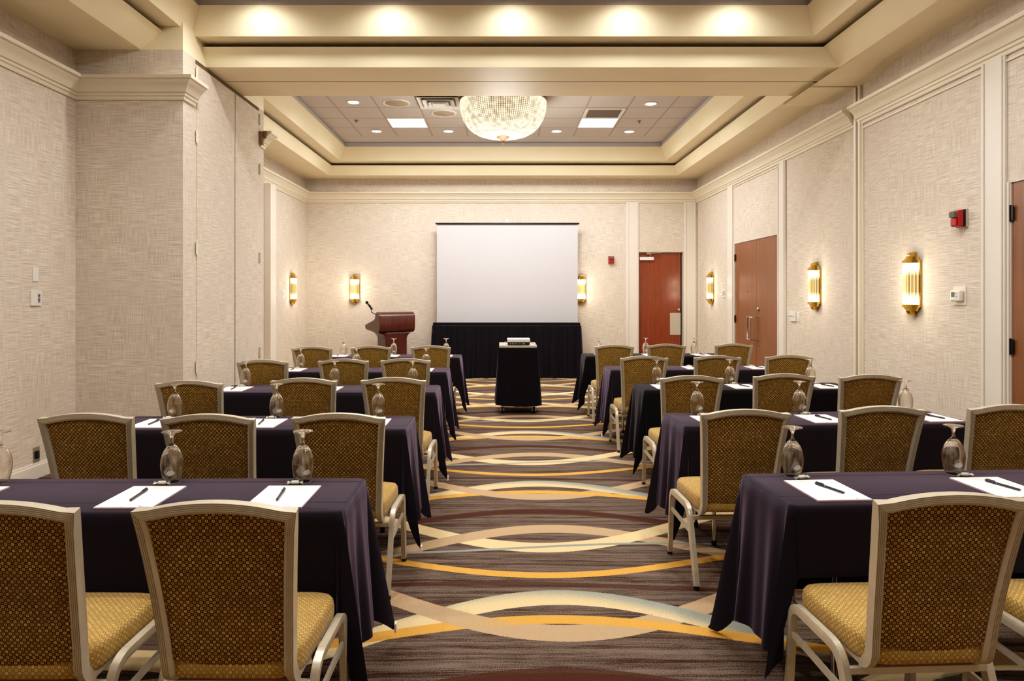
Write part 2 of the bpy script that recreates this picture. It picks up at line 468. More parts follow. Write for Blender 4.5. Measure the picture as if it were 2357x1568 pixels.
for L0, L1, L2, L3 in ((N0, N1, N2, N3), (F0, F1, F2, F3)):
    m = MB(); loft(m, L0, L1); struct(m.build('trim_%d' % k, M['cream'])); k += 1
    m = MB(); loft(m, L2, L3)
    out = (L0[0]+0.03, L0[1]-0.03, L0[2]+0.03, L2[3]); loft(m, out, L2)
    struct(m.build('trim_%d' % k, M['cream'])); k += 1
    m = MB(); loft(m, (out[0], out[1], out[2], ZS+0.01), (out[0], out[1], out[2], ZC)); struct(m.build('trim_%d' % k, M['cream_shade'])); k += 1
    m = MB(); g_ = (L3[0]+0.02, L3[1]-0.02, L3[2]+0.02, L3[3]-0.01); loft(m, g_, g_[:3]+(ZC,)); struct(m.build('trim_%d' % k, M['grey_ceil'])); k += 1
# partition track slot in the beam soffit
struct(MB().box(COLX, XR, 7.066, 7.079, ZS+0.003, ZS+0.03).build('trim_%d' % k, M['black'])); k += 1
# lowered beam end against the right wall
m = MB()
for (xa, xb, ya, yb, yc, yd) in ((3.25, XR, 6.36, 6.66, 7.05, 7.05), (3.25, XR, 7.09, 7.09, 7.7, 7.98)):
    b = m.addv([(xa+0.1,ya,ZS),(xb,ya,ZS),(xb,yd,ZS),(xa+0.1,yd,ZS),(xa,yb,3.745),(xb,yb,3.745),(xb,yc,3.745),(xa,yc,3.745)])
    for q in ((4,7,6,5),(0,1,5,4),(1,2,6,5),(2,3,7,6),(3,0,4,7)): m.face([b+i for i in q])
struct(m.build('trim_%d' % k, M['cream'])); k += 1

# crown moulding
CROWN = [(0.0,3.335),(0.014,3.335),(0.02,3.345),(0.02,3.362),(0.034,3.372),(0.036,3.392),(0.05,3.398),(0.062,3.43),(0.085,3.462),
         (0.112,3.482),(0.118,3.496),(0.135,3.500),(0.14,3.512),(0.14,3.53),(0.0,3.53)]
def moulding(path, prof, mb=None, endmat=False):
    mb = mb or MB(); pts = [Vector((p[0], p[1])) for p in path]; rings = []
    for i, p in enumerate(pts):
        def nrm(a, b): d = (b-a).normalized(); return Vector((-d.y, d.x))
        if i == 0: n = nrm(pts[0], pts[1]); s = 1
        elif i == len(pts)-1: n = nrm(pts[-2], pts[-1]); s = 1
        else:
            a, b = nrm(pts[i-1], p), nrm(p, pts[i+1]); n = (a+b).normalized(); s = 1/n.dot(b)
        rings.append(mb.addv([(p.x+n.x*o*s, p.y+n.y*o*s, z) for (o, z) in prof]))
    m = len(prof)
    for i in range(len(rings)-1):
        for q in range(m-1): mb.face((rings[i]+q, rings[i]+q+1, rings[i+1]+q+1, rings[i+1]+q))
    if endmat: mb.cur = 1
    mb.face(range(rings[0], rings[0]+m)); mb.face(range(rings[-1], rings[-1]+m)); mb.cur = 0
    return mb
def trim(mb, mat, **kw):
    global k
    o = struct(mb.build('trim_%d' % k, mat, **kw)); k += 1; return o
trim(moulding([(XR, 7.17), (XR, YB), (XL, YB), (XL, CY1)], CROWN), M['crown'], smooth=40)
trim(moulding([(XR, YR), (XR, 7.07)], CROWN), M['crown'], smooth=40)
trim(moulding([(COLX, 6.37), (COLX, CY0), (XLN, CY0), (XLN, YR)], CROWN), M['crown'], smooth=40)
trim(moulding([(COLX-0.5, CY1), (COLX, CY1), (COLX, 8.09)], CROWN), M['crown'], smooth=40)
m = MB().box(COLX, COLX+0.05, 8.05, 8.09, 3.36, 3.51); m.box(COLX+0.05, COLX+0.085, 8.07, 8.09, 3.44, 3.52); trim(m, M['rawwood'])
# baseboards
BASE = [(0,0),(0.016,0),(0.016,0.105),(0.010,0.118),(0.010,0.128),(0,0.132)]
def bb(name, path): struct(moulding(path, BASE).build(name, M['white_trim']))
bb('baseboard_left', [(COLX, CY1-0.05), (COLX, CY0), (XLN, CY0), (XLN, YR)])
bb('baseboard_right', [(XR, D3b+0.28), (XR, 7.0)]); bb('baseboard_right_far', [(XR, 7.2), (XR, 8.88)])
bb('baseboard_right_end', [(XR, 11.22), (XR, YB-0.02)])
bb('baseboard_back', [(2.38, YB), (XL, YB), (XL, CY1)])
# pilasters / casings (stepped flat boards)
def pil_y(x0, x1, yw, z1=3.345):
    m = MB(); m.box(x0, x1, yw-0.02, yw, 0, z1); d = (x1-x0)
    m.box(x0+0.02, x0+0.045, yw-0.03, yw-0.02, 0, z1); m.box(x1-0.045, x1-0.02, yw-0.03, yw-0.02, 0, z1)
    return trim(m, M['white_trim'], bevel=0.004)
pil_y(2.389, D1a, YB); pil_y(D1b, 3.755, YB)
def pil_x(y0, y1, z1=3.345, t=0.022, lines=True):
    m = MB(); m.box(XR-t, XR, y0, y1, 0, z1)
    if lines: m.box(XR-t-0.010, XR-t, y0+0.02, y0+0.04, 0, z1); m.box(XR-t-0.010, XR-t, y1-0.04, y1-0.02, 0, z1)
    return trim(m, M['white_trim'], bevel=0.004)
pil_x(10.95, 11.19, lines=False); pil_x(8.90, 9.15); pil_x(5.0, 5.25)
pil_x(D2b, 10.93, DH, 0.01, False); pil_x(4.978, 4.998, DH, 0.01, False)
trim(MB().box(XL, XL+0.11, 10.74, 11.0, 0, 3.345), M['white_trim'], bevel=0.004)
# wall jamb where the folding partition closes
m = MB(); m.box(XR-0.03, XR, 7.02, 7.06, 0, 3.79); m.box(XR-0.03, XR, 7.10, 7.145, 0, 3.79)
trim(m, M['crown'], bevel=0.003)
trim(MB().box(XR-0.012, XR, 7.06, 7.10, 0, 3.79), M['cream_shade'])
m = MB(); m.box(XR-0.014, XR, 6.99, 7.02, 0, 3.335); trim(m, M['crown'])
# small panel moulding under the crown
m = MB(); m.box(XR-0.012, XR, 5.25, 6.99, 3.285, 3.30); m.box(XR-0.012, XR, 9.15, 10.95, 3.30, 3.31); m.box(XR-0.012, XR, YR, 5.0, 3.285, 3.30)
trim(m, M['crown'])

# folding partition leaves on the column side (structure doors) with hinges
def leaf(name, y0, y1, hy):
    o = struct(MB().box(COLX, COLX+0.006, y0, y1, 0.02, 3.755).build(name, M['wallpaper'], bevel=0.002))
    for hz in (0.85, 1.99, 3.06, 3.66):
        h = MB(); h.cyl((0,0,-0.065), (0,0,0.065), 0.009, 10); h.box(-0.002, 0.004, -0.018, 0.018, -0.055, 0.055)
        h.build('hinge', M['crown'] if hy < 7 else M['grey_plate'], o, loc=(COLX+0.012, hy, hz))
    return o
leaf('door_4', 6.42, 7.322, 6.405); leaf('door_5', 7.342, 8.04, 8.06)
trim(MB().box(COLX, COLX+0.003, 7.322, 7.342, 0.02, 3.75), M['black'])  # black strip paints the shade in the seam between leaves
trim(MB().box(COLX, COLX+0.004, 6.40, 8.05, 3.758, 3.795), M['cream_shade'])  # shade of the gap above the leaves, painted as a dark strip

# ------------------------------------------------------------------ doors
def rod(mb, pts, r, n=10): mb.tube(pts, r, n); return mb
# door_1: red cherry door in the back wall, very slightly open
d = struct(MB().box(D1a+0.01, 3.462, YB+0.05, YB+0.095, 0.01, DH-0.012).build('door_1', M['door_red'], bevel=0.002))
j = MB(); j.box(3.49, D1b, YB+0.0, YB+0.15, 0, DH); j.box(D1a, D1b, YB, YB+0.15, DH-0.006, DH)
j.build('door_jamb', M['grey_plate'], d)
MB().box(3.462, 3.49, YB+0.1, YB+0.12, 0, DH-0.01).build('door_gap_shade', M['black'], d)  # darkness of the open gap painted as a black strip
x = MB(); x.box(2.66, 2.93, YB, YB+0.05, 2.225, 2.285)
c_ = x.build('door_closer', M['white_plastic'], d, bevel=0.004)
x = MB(); x.box(2.79, 2.86, YB-0.01, YB+0.02, 2.335, 2.375); x.cyl((2.80, YB-0.005, 2.35), (3.07, YB-0.03, 2.365), 0.009); x.cyl((2.85, YB+0.01, 2.29), (2.87, YB-0.0, 2.345), 0.009)
x.build('closer_arm', M['steel'], c_)
x = MB(); x.lathe([(0.0,0.0),(0.03,0.0),(0.033,-0.012),(0.026,-0.03),(0.012,-0.036),(0.0,-0.036)], 20, mat=Matrix.Translation((3.418, YB+0.05, 1.26)) @ Matrix.Rotation(-PI/2, 4, 'X'))
x.build('deadbolt', M['chrome'], d, smooth=40)
MB().box(3.255, 3.462, YB+0.045, YB+0.05, 0.77, 1.20).build('push_plate', M['grey_plate'], d)
x = MB(); x.cyl((3.02, YB+0.03, 1.55), (3.02, YB+0.05, 1.55), 0.012); x.build('peephole', M['antique'], d)
# door_2 and door_3: double doors in the right wall
def double_door(name, y0, y1, mid, far_handle=True):
    root = struct(MB().box(XR+0.012, XR+0.06, mid+0.002, y1-0.006, 0.01, DH-0.008).build(name, M['door_brown'], bevel=0.001))
    MB().box(XR+0.012, XR+0.06, y0+0.006, mid-0.002, 0.01, DH-0.008).build('door_leaf', M['door_brown'], root, bevel=0.001)
    j = MB(); j.box(XR, XR+0.15, y0, y0+0.005, 0, DH); j.box(XR, XR+0.15, y1-0.005, y1, 0, DH); j.box(XR, XR+0.15, y0, y1, DH-0.007, DH)
    j.build('door_jamb', M['white_trim'], root)
    MB().box(XR+0.07, XR+0.08, y0, y1, 0, DH).build('door_backing', M['black'], root)
    for yy in (y0+0.006, y1-0.006):
        for hz in (0.25, 1.16, 2.15):
            h = MB(); h.cyl((0,0,-0.06), (0,0,0.06), 0.008, 8); h.box(-0.003, 0.003, -0.03, 0.03, -0.055, 0.055)
            h.build('hinge', M['blackmetal'], root, loc=(XR-0.002, yy, hz))
    return root
d2 = double_door('door_2', D2a, D2b, 9.985)
h = MB(); X0 = XR+0.012
r_ = 0.011
h.tube([(X0, 9.93, 1.215), (X0-0.10, 9.93, 1.215), (X0-0.115, 9.93, 1.20), (X0-0.115, 9.93, 0.895), (X0-0.10, 9.93, 0.88), (X0, 9.93, 0.88)], r_, 10)
h.tube([(X0-0.10, 9.93, 1.215), (X0-0.10, 10.07, 1.215), (X0-0.10, 10.085, 1.20), (X0-0.10, 10.085, 0.895), (X0-0.10, 10.07, 0.88), (X0-0.10, 9.93, 0.88)], r_, 10)
h.build('pull_handle', M['chrome'], d2, smooth=50)
h = MB(); h.lathe([(0,0),(0.028,0),(0.03,0.012),(0.02,0.028),(0,0.03)], 20, mat=Matrix.Translation((X0, 9.90, 1.335)) @ Matrix.Rotation(-PI/2, 4, 'Y'))
h.build('deadbolt', M['chrome'], d2, smooth=40)
h = MB(); h.cyl((X0, 10.35, 1.60), (X0-0.008, 10.35, 1.60), 0.008); h.build('peephole', M['chrome'], d2)
double_door('door_3', D3a, D3b, 4.06)

# ------------------------------------------------------------------ wall devices
def on_right(name, label, cat, y, z, t=0.0): return thing(name, label, cat, (XR-t, y, z), rz=-PI/2)
# local frame for wall things: +x along wall, -y out of wall, z up (rz=-pi/2 on right wall: local -y -> world -x)
def sconce():
    r = thing('wall_sconce', '', 'sconce')
    H = 0.195
    b = MB(); b.box(-0.098, 0.098, -0.014, 0, -H-0.02, H+0.02); b.build('back_plate', M['brass'], r, bevel=0.003)
    def half(rad, z0, z1, mat, name, parent, n=20, dy=-0.014):
        m = MB(); pts = [(rad*math.cos(PI+PI*i/n), dy+rad*0.95*math.sin(PI+PI*i/n)) for i in range(n+1)]
        base = m.addv([(p[0], p[1], z0) for p in pts]+[(p[0], p[1], z1) for p in pts]); q = n+1
        for i in range(n): m.face((base+i, base+i+1, base+q+i+1, base+q+i))
        m.face(list(range(base, base+q))); m.face(list(range(base+q, base+2*q))[::-1]); m.face((base, base+n, base+q+n, base+q))
        return m
    g = half(0.072, -H, H, None, '', r); g.build('lamp_diffuser', M['rods'], r, smooth=50)
    m = MB(); n = 13
    for i in range(n):
        a = PI + PI*(i+0.5)/n
        m.cyl((0.082*math.cos(a), -0.014+0.078*math.sin(a), -H), (0.082*math.cos(a), -0.014+0.078*math.sin(a), H), 0.0085, 8)
    m.build('glass_rods', M['rods'], r, smooth=60)
    for s in (1, -1):
        m = MB()
        for rad, z0, z1 in ((0.096, H-0.006, H+0.02), (0.078, H+0.02, H+0.036), (0.066, H+0.036, H+0.052)):
            q = half(rad, min(s*z0, s*z1), max(s*z0, s*z1), None, '', r)
            b0 = len(m.v); m.v += q.v; m.f += [tuple(i+b0 for i in f) for f in q.f]; m.mi += q.mi
        c = m.build('cap', M['brass'], r, smooth=40)
        f = MB(); pts = [(0.0, H+0.05)] + [(-0.066*math.sin(PI/2*i/8), H+0.05+0.05*math.cos(PI/2*i/8)) for i in range(9)]
        f.prism([(p[0]-0.004, s*p[1]) for p in pts], -0.026, 0.026, lambda a, hh, b: (hh, a, b))
        f.build('finial', M['brass'], c, bevel=0.004)
    return r
sc_kit = Kit(sconce)
SC_LAB = [((XR, 6.12, 1.645), -PI/2, 'brass and lit glass-rod sconce on the right wall beside the large thermostat'),
          ((XR, 8.03, 1.65), -PI/2, 'brass and lit glass-rod sconce on the right wall above the triple light switch'),
          ((XR, 12.05, 1.67), -PI/2, 'brass and lit glass-rod sconce on the right wall between corner and brown double doors'),
          ((-2.88, YB, 1.66), 0.0, 'brass and lit glass-rod sconce on the back wall behind the lectern'),
          ((1.513, YB, 1.66), 0.0, 'brass and lit glass-rod sconce on the back wall just right of the projection screen'),
          ((XL, 12.12, 1.66), PI/2, 'brass and lit glass-rod sconce on the left wall near the back corner')]
for loc, rz, lab in SC_LAB:
    o = sc_kit(loc, rz, lab, 'brass wall sconces with glass rods')
    out = Vector((math.sin(rz), -math.cos(rz), 0))
    for dz in (-0.12, 0.12):
        L = bpy.data.lights.new('sconce_light', 'POINT'); L.energy = 2.6; L.color = (1.0, 0.83, 0.6); L.shadow_soft_size = 0.04
        lo = bpy.data.objects.new('sconce_light', L); COL.objects.link(lo); lo.location = Vector(loc)+out*0.17+Vector((0,0,dz))

def plate(name, label, cat, loc, rz, w_, h_, t=0.006, mat='white_plastic'):
    r = thing(name, label, cat, loc, rz)
    MB().box(-w_/2, w_/2, -t, 0, -h_/2, h_/2).build('plate', M[mat], r, bevel=0.002); return r
# light switches
r = plate('light_switch', 'white wall plate with three toggle light switches beside brown double doors', 'light switch', (XR, 8.68, 1.265), -PI/2, 0.165, 0.125, 0.02)
for i in (-1, 0, 1): MB().box(i*0.046-0.003, i*0.046+0.003, -0.026, -0.02, -0.004, 0.010).build('toggle', M['antique'], r)
r = plate('dimmer_switch', 'small white single switch plate just right of the triple switch', 'light switch', (XR, 8.535, 1.265), -PI/2, 0.07, 0.118, 0.008)
MB().box(-0.012, 0.012, -0.014, -0.008, -0.03, 0.0).build('slider', M['white_plastic'], r)
def thermostat(label, y, z, s=1.0):
    r = thing('thermostat', label, 'thermostat', (XR, y, z), -PI/2)
    MB().box(-0.075*s, 0.075*s, -0.006, 0, -0.08*s, 0.075*s).build('mounting_plate', M['crown'], r, bevel=0.002)
    b = MB().box(-0.062*s, 0.058*s, -0.045, -0.006, -0.05*s, 0.042*s).build('housing', M['white_plastic'], r, bevel=0.012*s, seg=4)
    MB().box(-0.042*s, -0.002*s, -0.0465, -0.045, -0.014*s, 0.028*s).build('display', M['lcd'], b)
    for dz in (0.014, -0.010): MB().cyl((0.02*s, -0.0455, dz*s), (0.02*s, -0.048, dz*s), 0.007*s, 12).build('button', M['grey_plate'], b)
    return r
thermostat('large white digital thermostat on the right wall below the near fire alarm', 5.52, 1.54, 1.0)
thermostat('small far thermostat on the right wall between sconce and brown double doors', 11.43, 1.58, 0.85)
def alarm(label, loc, rz):
    r = thing('fire_alarm_strobe', label, 'fire alarm', loc, rz)
    MB().box(-0.06, 0.06, -0.016, 0, -0.075, 0.075).build('back_box', M['grey_plate'], r, bevel=0.004)
    MB().box(-0.052, 0.052, -0.03, -0.016, -0.07, 0.07).build('gasket', M['black'], r)
    h = MB().box(-0.05, 0.05, -0.07, -0.03, -0.068, 0.066).build('housing', M['red'], r, bevel=0.006)
    MB().box(-0.034, 0.034, -0.1, -0.07, 0.005, 0.055).build('strobe_lens', M['glass'], h, bevel=0.008)
    MB().box(-0.031, 0.031, -0.097, -0.0705, 0.008, 0.052).build('flash_tube', M['white_plastic'], h)
    MB().box(-0.034, 0.034, -0.085, -0.07, -0.058, 0.0).build('sounder', M['red'], h, bevel=0.005)
alarm('red fire alarm strobe high on the right wall near the camera', (XR, 5.48, 2.17), -PI/2)
alarm('small red fire alarm strobe on the back wall left of the red door', (2.095, YB, 2.23), 0)
plate('blank_plate', 'blank cream cover plate on the near left wall, above the vented plate', 'wall plate', (XLN, 5.62, 1.715), PI/2, 0.07, 0.118)
r = plate('vented_plate', 'white two-gang wall plate with dark vertical slots on the near left wall', 'wall plate', (XLN, 5.62, 1.515), PI/2, 0.125, 0.125, 0.012)
for i in range(7): MB().box(0.015, 0.043, -0.0135, -0.012, -0.035+i*0.011, -0.029+i*0.011).build('slot', M['black'], r)
r = plate('wall_outlet', 'steel electrical outlet plate low on the near left wall above the baseboard', 'outlet', (XLN, 5.63, 0.20), PI/2, 0.075, 0.125, 0.006, 'steel')
MB().box(-0.018, 0.018, -0.02, -0.006, -0.035, 0.03).build('socket', M['black'], r, bevel=0.004)
r = plate('wall_dial_plate', 'small white wall plate on the far left wall beside the sconce', 'wall plate', (XL, 11.68, 1.56), PI/2, 0.07, 0.13)
MB().box(-0.006, 0.006, -0.012, -0.006, -0.03, 0.03).build('slot', M['lcd'], r)

# ------------------------------------------------------------------ ceiling fixtures
def downlight(x, y, label, grp, power=70.0, cone=148):
    r = thing('downlight', label, 'ceiling light', (x, y, ZC), group=grp)
    MB().lathe([(0.078,0.0),(0.098,-0.002),(0.1,-0.008),(0.085,-0.010),(0.072,-0.002)], 28).build('trim_ring', M['white_plastic'], r, smooth=50)
    MB().disc(0.076, 24, (0,0,-0.003), True).build('lamp', M['bulb'], r)
    L = bpy.data.lights.new('downlight_beam', 'SPOT'); L.energy = power*1.95; L.color = (1.0, 0.97, 0.93); L.spot_size = math.radians(cone); L.spot_blend = 0.7; L.shadow_soft_size = 0.06
    lo = bpy.data.objects.new('downlight_beam', L); COL.objects.link(lo); lo.location = (x, y, ZC-0.02)
    return r
G_DL = 'recessed ceiling downlights'
for (x_, y_, lab) in ((-2.15, 9.62, 'lit recessed downlight left of the round speaker near the beam'), (-2.14, 11.32, 'lit recessed downlight at the back left, nearest the left cove'),
                      (-0.925, 11.32, 'lit recessed downlight at the back, left of the chandelier'), (0.905, 11.32, 'lit recessed downlight at the back, right of the chandelier'),
                      (2.14, 11.35, 'lit recessed downlight at the back right, behind the lit panel'), (2.14, 9.70, 'lit recessed downlight to the right of the square return grille')):
    downlight(x_, y_, lab, G_DL, 42, 164)
def panel(x, y, label, w_=0.60, l_=0.57, em='panel_light'):
    r = thing('ceiling_light_panel', label, 'ceiling light', (x, y, ZC), group='square lit ceiling panels')
    f = MB(); a, b = w_/2, l_/2
    for q in ((-a, a, -b, -b+0.02), (-a, a, b-0.02, b), (-a, -a+0.02, -b+0.02, b-0.02), (a-0.02, a, -b+0.02, b-0.02)): f.box(*q, -0.008, 0.0)
    f.build('frame', M['white_plastic'], r)
    MB().quad((-a+.02,-b+.02,-0.004),(-a+.02,b-.02,-0.004),(a-.02,b-.02,-0.004),(a-.02,-b+.02,-0.004)).build('diffuser', M[em], r)
panel(-1.535, 10.78, 'bright square lit ceiling panel left of the chandelier')
panel(1.525, 10.78, 'bright square lit ceiling panel right of the chandelier behind the return grille')
panel(-0.3, 10.78, 'bright lit ceiling panel behind the chandelier, its left half')
panel(0.3, 10.78, 'bright lit ceiling panel behind the chandelier, its right half')
# return grille
r = thing('return_air_grille', 'square return air grille with brown mesh beside the right lit panel', 'ceiling vent', (1.53, 10.2, ZC))
f = MB()
for q in ((-.3,.3,-.28,-.23),(-.3,.3,.23,.28),(-.3,-.25,-.23,.23),(.25,.3,-.23,.23)): f.box(*q, -0.014, 0)
f.build('frame', M['white_plastic'], r, bevel=0.004)
MB().box(-.25,.25,-.23,.23,-0.006,0).build('mesh_screen', M['vent_dark'], r)
# supply diffuser: nested flared louvres
r = thing('supply_air_diffuser', 'square white louvred air diffuser between speaker and chandelier', 'ceiling vent', (-0.92, 9.60, ZC))
for i, (a, z0, z1) in enumerate(((0.29, -0.03, -0.0), (0.22, -0.045, -0.008), (0.14, -0.055, -0.012))):
    m = MB(); o_, n_ = a, a-0.055
    A = [(-o_,-o_,z0),(o_,-o_,z0),(o_,o_,z0),(-o_,o_,z0)]; B = [(-n_,-n_,z1),(n_,-n_,z1),(n_,n_,z1),(-n_,n_,z1)]
    for q in range(4): m.quad(A[q], A[(q+1)%4], B[(q+1)%4], B[q])
    m.build('louvre', M['white_plastic'], r, solid=0.004)
MB().box(-0.09,0.09,-0.09,0.09,-0.06,-0.05).build('centre_plate', M['white_plastic'], r)
MB().box(-0.28,0.28,-0.28,0.28,-0.003,-0.001).build('throat', M['vent_dark'], r)
for (x_, y_, lab) in ((-1.54, 9.66, 'round perforated ceiling speaker beside the left downlight'), (-0.905, 10.2, 'round perforated ceiling speaker nearest the chandelier')):
    r = thing('ceiling_speaker', lab, 'speaker', (x_, y_, ZC), group='round ceiling speakers')
    MB().lathe([(0.165,-0.004),(0.17,-0.012),(0.19,-0.012),(0.198,0.0)], 36).build('rim', M['white_plastic'], r, smooth=50)
    MB().lathe([(0.0,-0.016),(0.16,-0.010),(0.168,-0.004)], 36).build('grille', M['speaker'], r, smooth=50)
    MB().cyl((0,0,-0.02),(0,0,-0.012),0.006,10).build('screw', M['antique'], r)
for (x_, y_, lab) in ((-2.33, 10.62, 'small brass fire sprinkler head left of the left lit panel'), (2.17, 10.66, 'small brass fire sprinkler head right of the right lit panel')):
    r = thing('sprinkler_head', lab, 'sprinkler', (x_, y_, ZC), group='ceiling sprinkler heads')
    MB().lathe([(0.0,-0.004),(0.034,-0.006),(0.036,0.0)], 20).build('escutcheon', M['antique'], r, smooth=50)
    m = MB(); m.cyl((0,0,-0.03),(0,0,0),0.009,10); m.lathe([(0.0,-0.034),(0.02,-0.033),(0.02,-0.030),(0.0,-0.030)], 14)
    m.build('deflector', M['antique'], r)
# near section lights out of view: beam downlights, then added fill fixtures
for x_ in (-2.25, -1.05, 0.08, 1.15, 2.15):
    downlight(x_, 6.0, 'lit recessed downlight overhead, close to the near beam', 'overhead downlights by the near beam', 27, 164)
for x_ in (-2.15, 2.15):
    for y_ in (3.7, 0.9): downlight(x_, y_, 'added fill downlight out of view above the nearest tables', 'added fill downlights above the nearest tables', 62)  # unseen spots added to light the near tables and chair backs
for x_, y_ in ((-1.53, 4.5), (1.53, 4.5), (-1.53, 2.2), (1.53, 2.2)): panel(x_, y_, 'added square fill panel out of view above the nearest tables')  # unseen panels added as fill for even brightness

# chandelier: drum of bead strands narrowing to a brass finial
def chandelier(loc, label):
    r = thing('chandelier', label, 'chandelier', loc)
    prof = [(0.590, -0.08), (0.594, -0.16), (0.578, -0.25), (0.55, -0.33), (0.51, -0.405), (0.445, -0.475), (0.36, -0.53), (0.26, -0.560), (0.15, -0.572), (0.05, -0.572)]
    MB().lathe([(0.57,-0.02),(0.60,-0.02),(0.605,-0.05),(0.602,-0.095),(0.592,-0.10),(0.575,-0.06)], 64).build('rim_band', M['antique'], r, smooth=40)
    MB().cyl((0,0,-0.05),(0,0,0.0),0.10,32).build('canopy', M['antique'], r)
    MB().cyl((0,0,-0.6),(0,0,-0.04),0.012,10).build('stem', M['antique'], r)
    MB().lathe([(a*0.965, z+0.006) for a, z in prof], 48).build('inner_lining', M['crystal_gap'], r, smooth=60)
    # beads, strand by strand
    P = [Vector((a, z)) for a, z in prof]; seg = [(P[i+1]-P[i]).length for i in range(len(P)-1)]; tot = sum(seg)
    m = MB(); step = 0.0235; s_ = 0.0
    rings = []
    while s_ < tot:
        q = s_; i = 0
        while i < len(seg)-1 and q > seg[i]: q -= seg[i]; i += 1
        rings.append(P[i].lerp(P[i+1], min(1, q/seg[i]))); s_ += step
    octa = [(1,0,0),(-1,0,0),(0,1,0),(0,-1,0),(0,0,1),(0,0,-1)]
    ico = []; t_ = (1+5**.5)/2
    for a, b in ((1,t_),(-1,t_),(1,-t_),(-1,-t_)): ico += [(0,a,b),(a,b,0),(b,0,a)]
    ico = [Vector(v).normalized() for v in ico]
    import itertools
    el = min((a-b).length for a, b in itertools.combinations(ico, 2))
    fcs = [c for c in itertools.combinations(range(12), 3) if all(abs((ico[a]-ico[b]).length-el) < 1e-4 for a, b in itertools.combinations(c, 2))]
    for ri, c in enumerate(rings):
        n = max(8, int(2*PI*c.x/0.027)) if ri > 24 else 118
        n = min(n, 118)
        rad = 0.0122 if n == 118 else 0.0118
        rad = min(rad, 2*PI*c.x/n*0.52)
        for i in range(n):
            a = 2*PI*i/n
            o = Vector((c.x*math.cos(a), c.x*math.sin(a), c.y)); b = len(m.v)
            m.v += [tuple(o+v*rad) for v in ico]
            for f in fcs: m.f.append(tuple(b+q for q in f)); m.mi.append(0)
    ob = m.build('bead_basket', M['crystal'], r, smooth=180); ob['kind'] = 'stuff'
    for i in range(10):
        a = 2*PI*i/10+0.2; b = MB(); b.lathe([(0.0,0.05),(0.012,0.035),(0.02,0.0),(0.014,-0.03),(0.0,-0.036)], 12, (0.40*math.cos(a), 0.40*math.sin(a), -0.12))
        b.build('bulb', M['bulb'], r, smooth=60)
    MB().lathe([(a_, z_+0.035) for a_, z_ in [(0.0,-0.60),(0.05,-0.603),(0.085,-0.612),(0.092,-0.618),(0.07,-0.632),(0.04,-0.65),(0.016,-0.665),(0.010,-0.672),(0.014,-0.682),(0.016,-0.69),(0.010,-0.705),(0.005,-0.72),(0.0,-0.725)]], 28).build('finial', M['bronze'], r, smooth=50)
    for (dz, e) in ((-0.78, 60.0),):
        L = bpy.data.lights.new('chandelier_light', 'POINT'); L.energy = e; L.color = (1.0, 0.95, 0.88); L.shadow_soft_size = 0.3
        lo = bpy.data.objects.new('chandelier_light', L); COL.objects.link(lo); lo.location = (loc[0], loc[1], loc[2]+dz-0.3)
    return r
ch = chandelier((0.0, 9.3, ZC-0.0), 'round crystal bead chandelier with brass rim and finial, fully lit')
ch.location.z = ZC

# ------------------------------------------------------------------ banquet chair
def fluted(w_, d_, nf=4, depth=0.0022, bev=0.012):
    """section polygon (n,d): n across width, +d is the fluted rear face with a smooth bevel to the outer edge"""
    pts = [(-w_/2, -d_/2), (w_/2, -d_/2), (w_/2, d_*0.02), (w_/2-bev*0.22, d_*0.26), (w_/2-bev, d_/2)]
    fw = w_-bev
    for i in range(nf):
        a = w_/2 - bev - fw*(i+0.6)/nf
        pts += [(a+0.0018, d_/2), (a+0.0009, d_/2-depth), (a-0.0009, d_/2-depth), (a-0.0018, d_/2)]
    pts += [(-w_/2, d_/2)]
    return pts
def arcpts(c, r, a0, a1, n, plane):
    return [plane(c[0]+r*math.cos(a0+(a1-a0)*i/n), c[1]+r*math.sin(a0+(a1-a0)*i/n)) for i in range(n+1)]
def yb(z):   # back lean curve
    s = max(0.0, (z-0.42)/0.52); return -0.185 - 0.10*s**1.25
def hw(z):   # half width of post centre line
    s = max(0.0, (z-0.42)/0.49); return 0.180 + 0.034*(0.5*s+0.5*s*s)
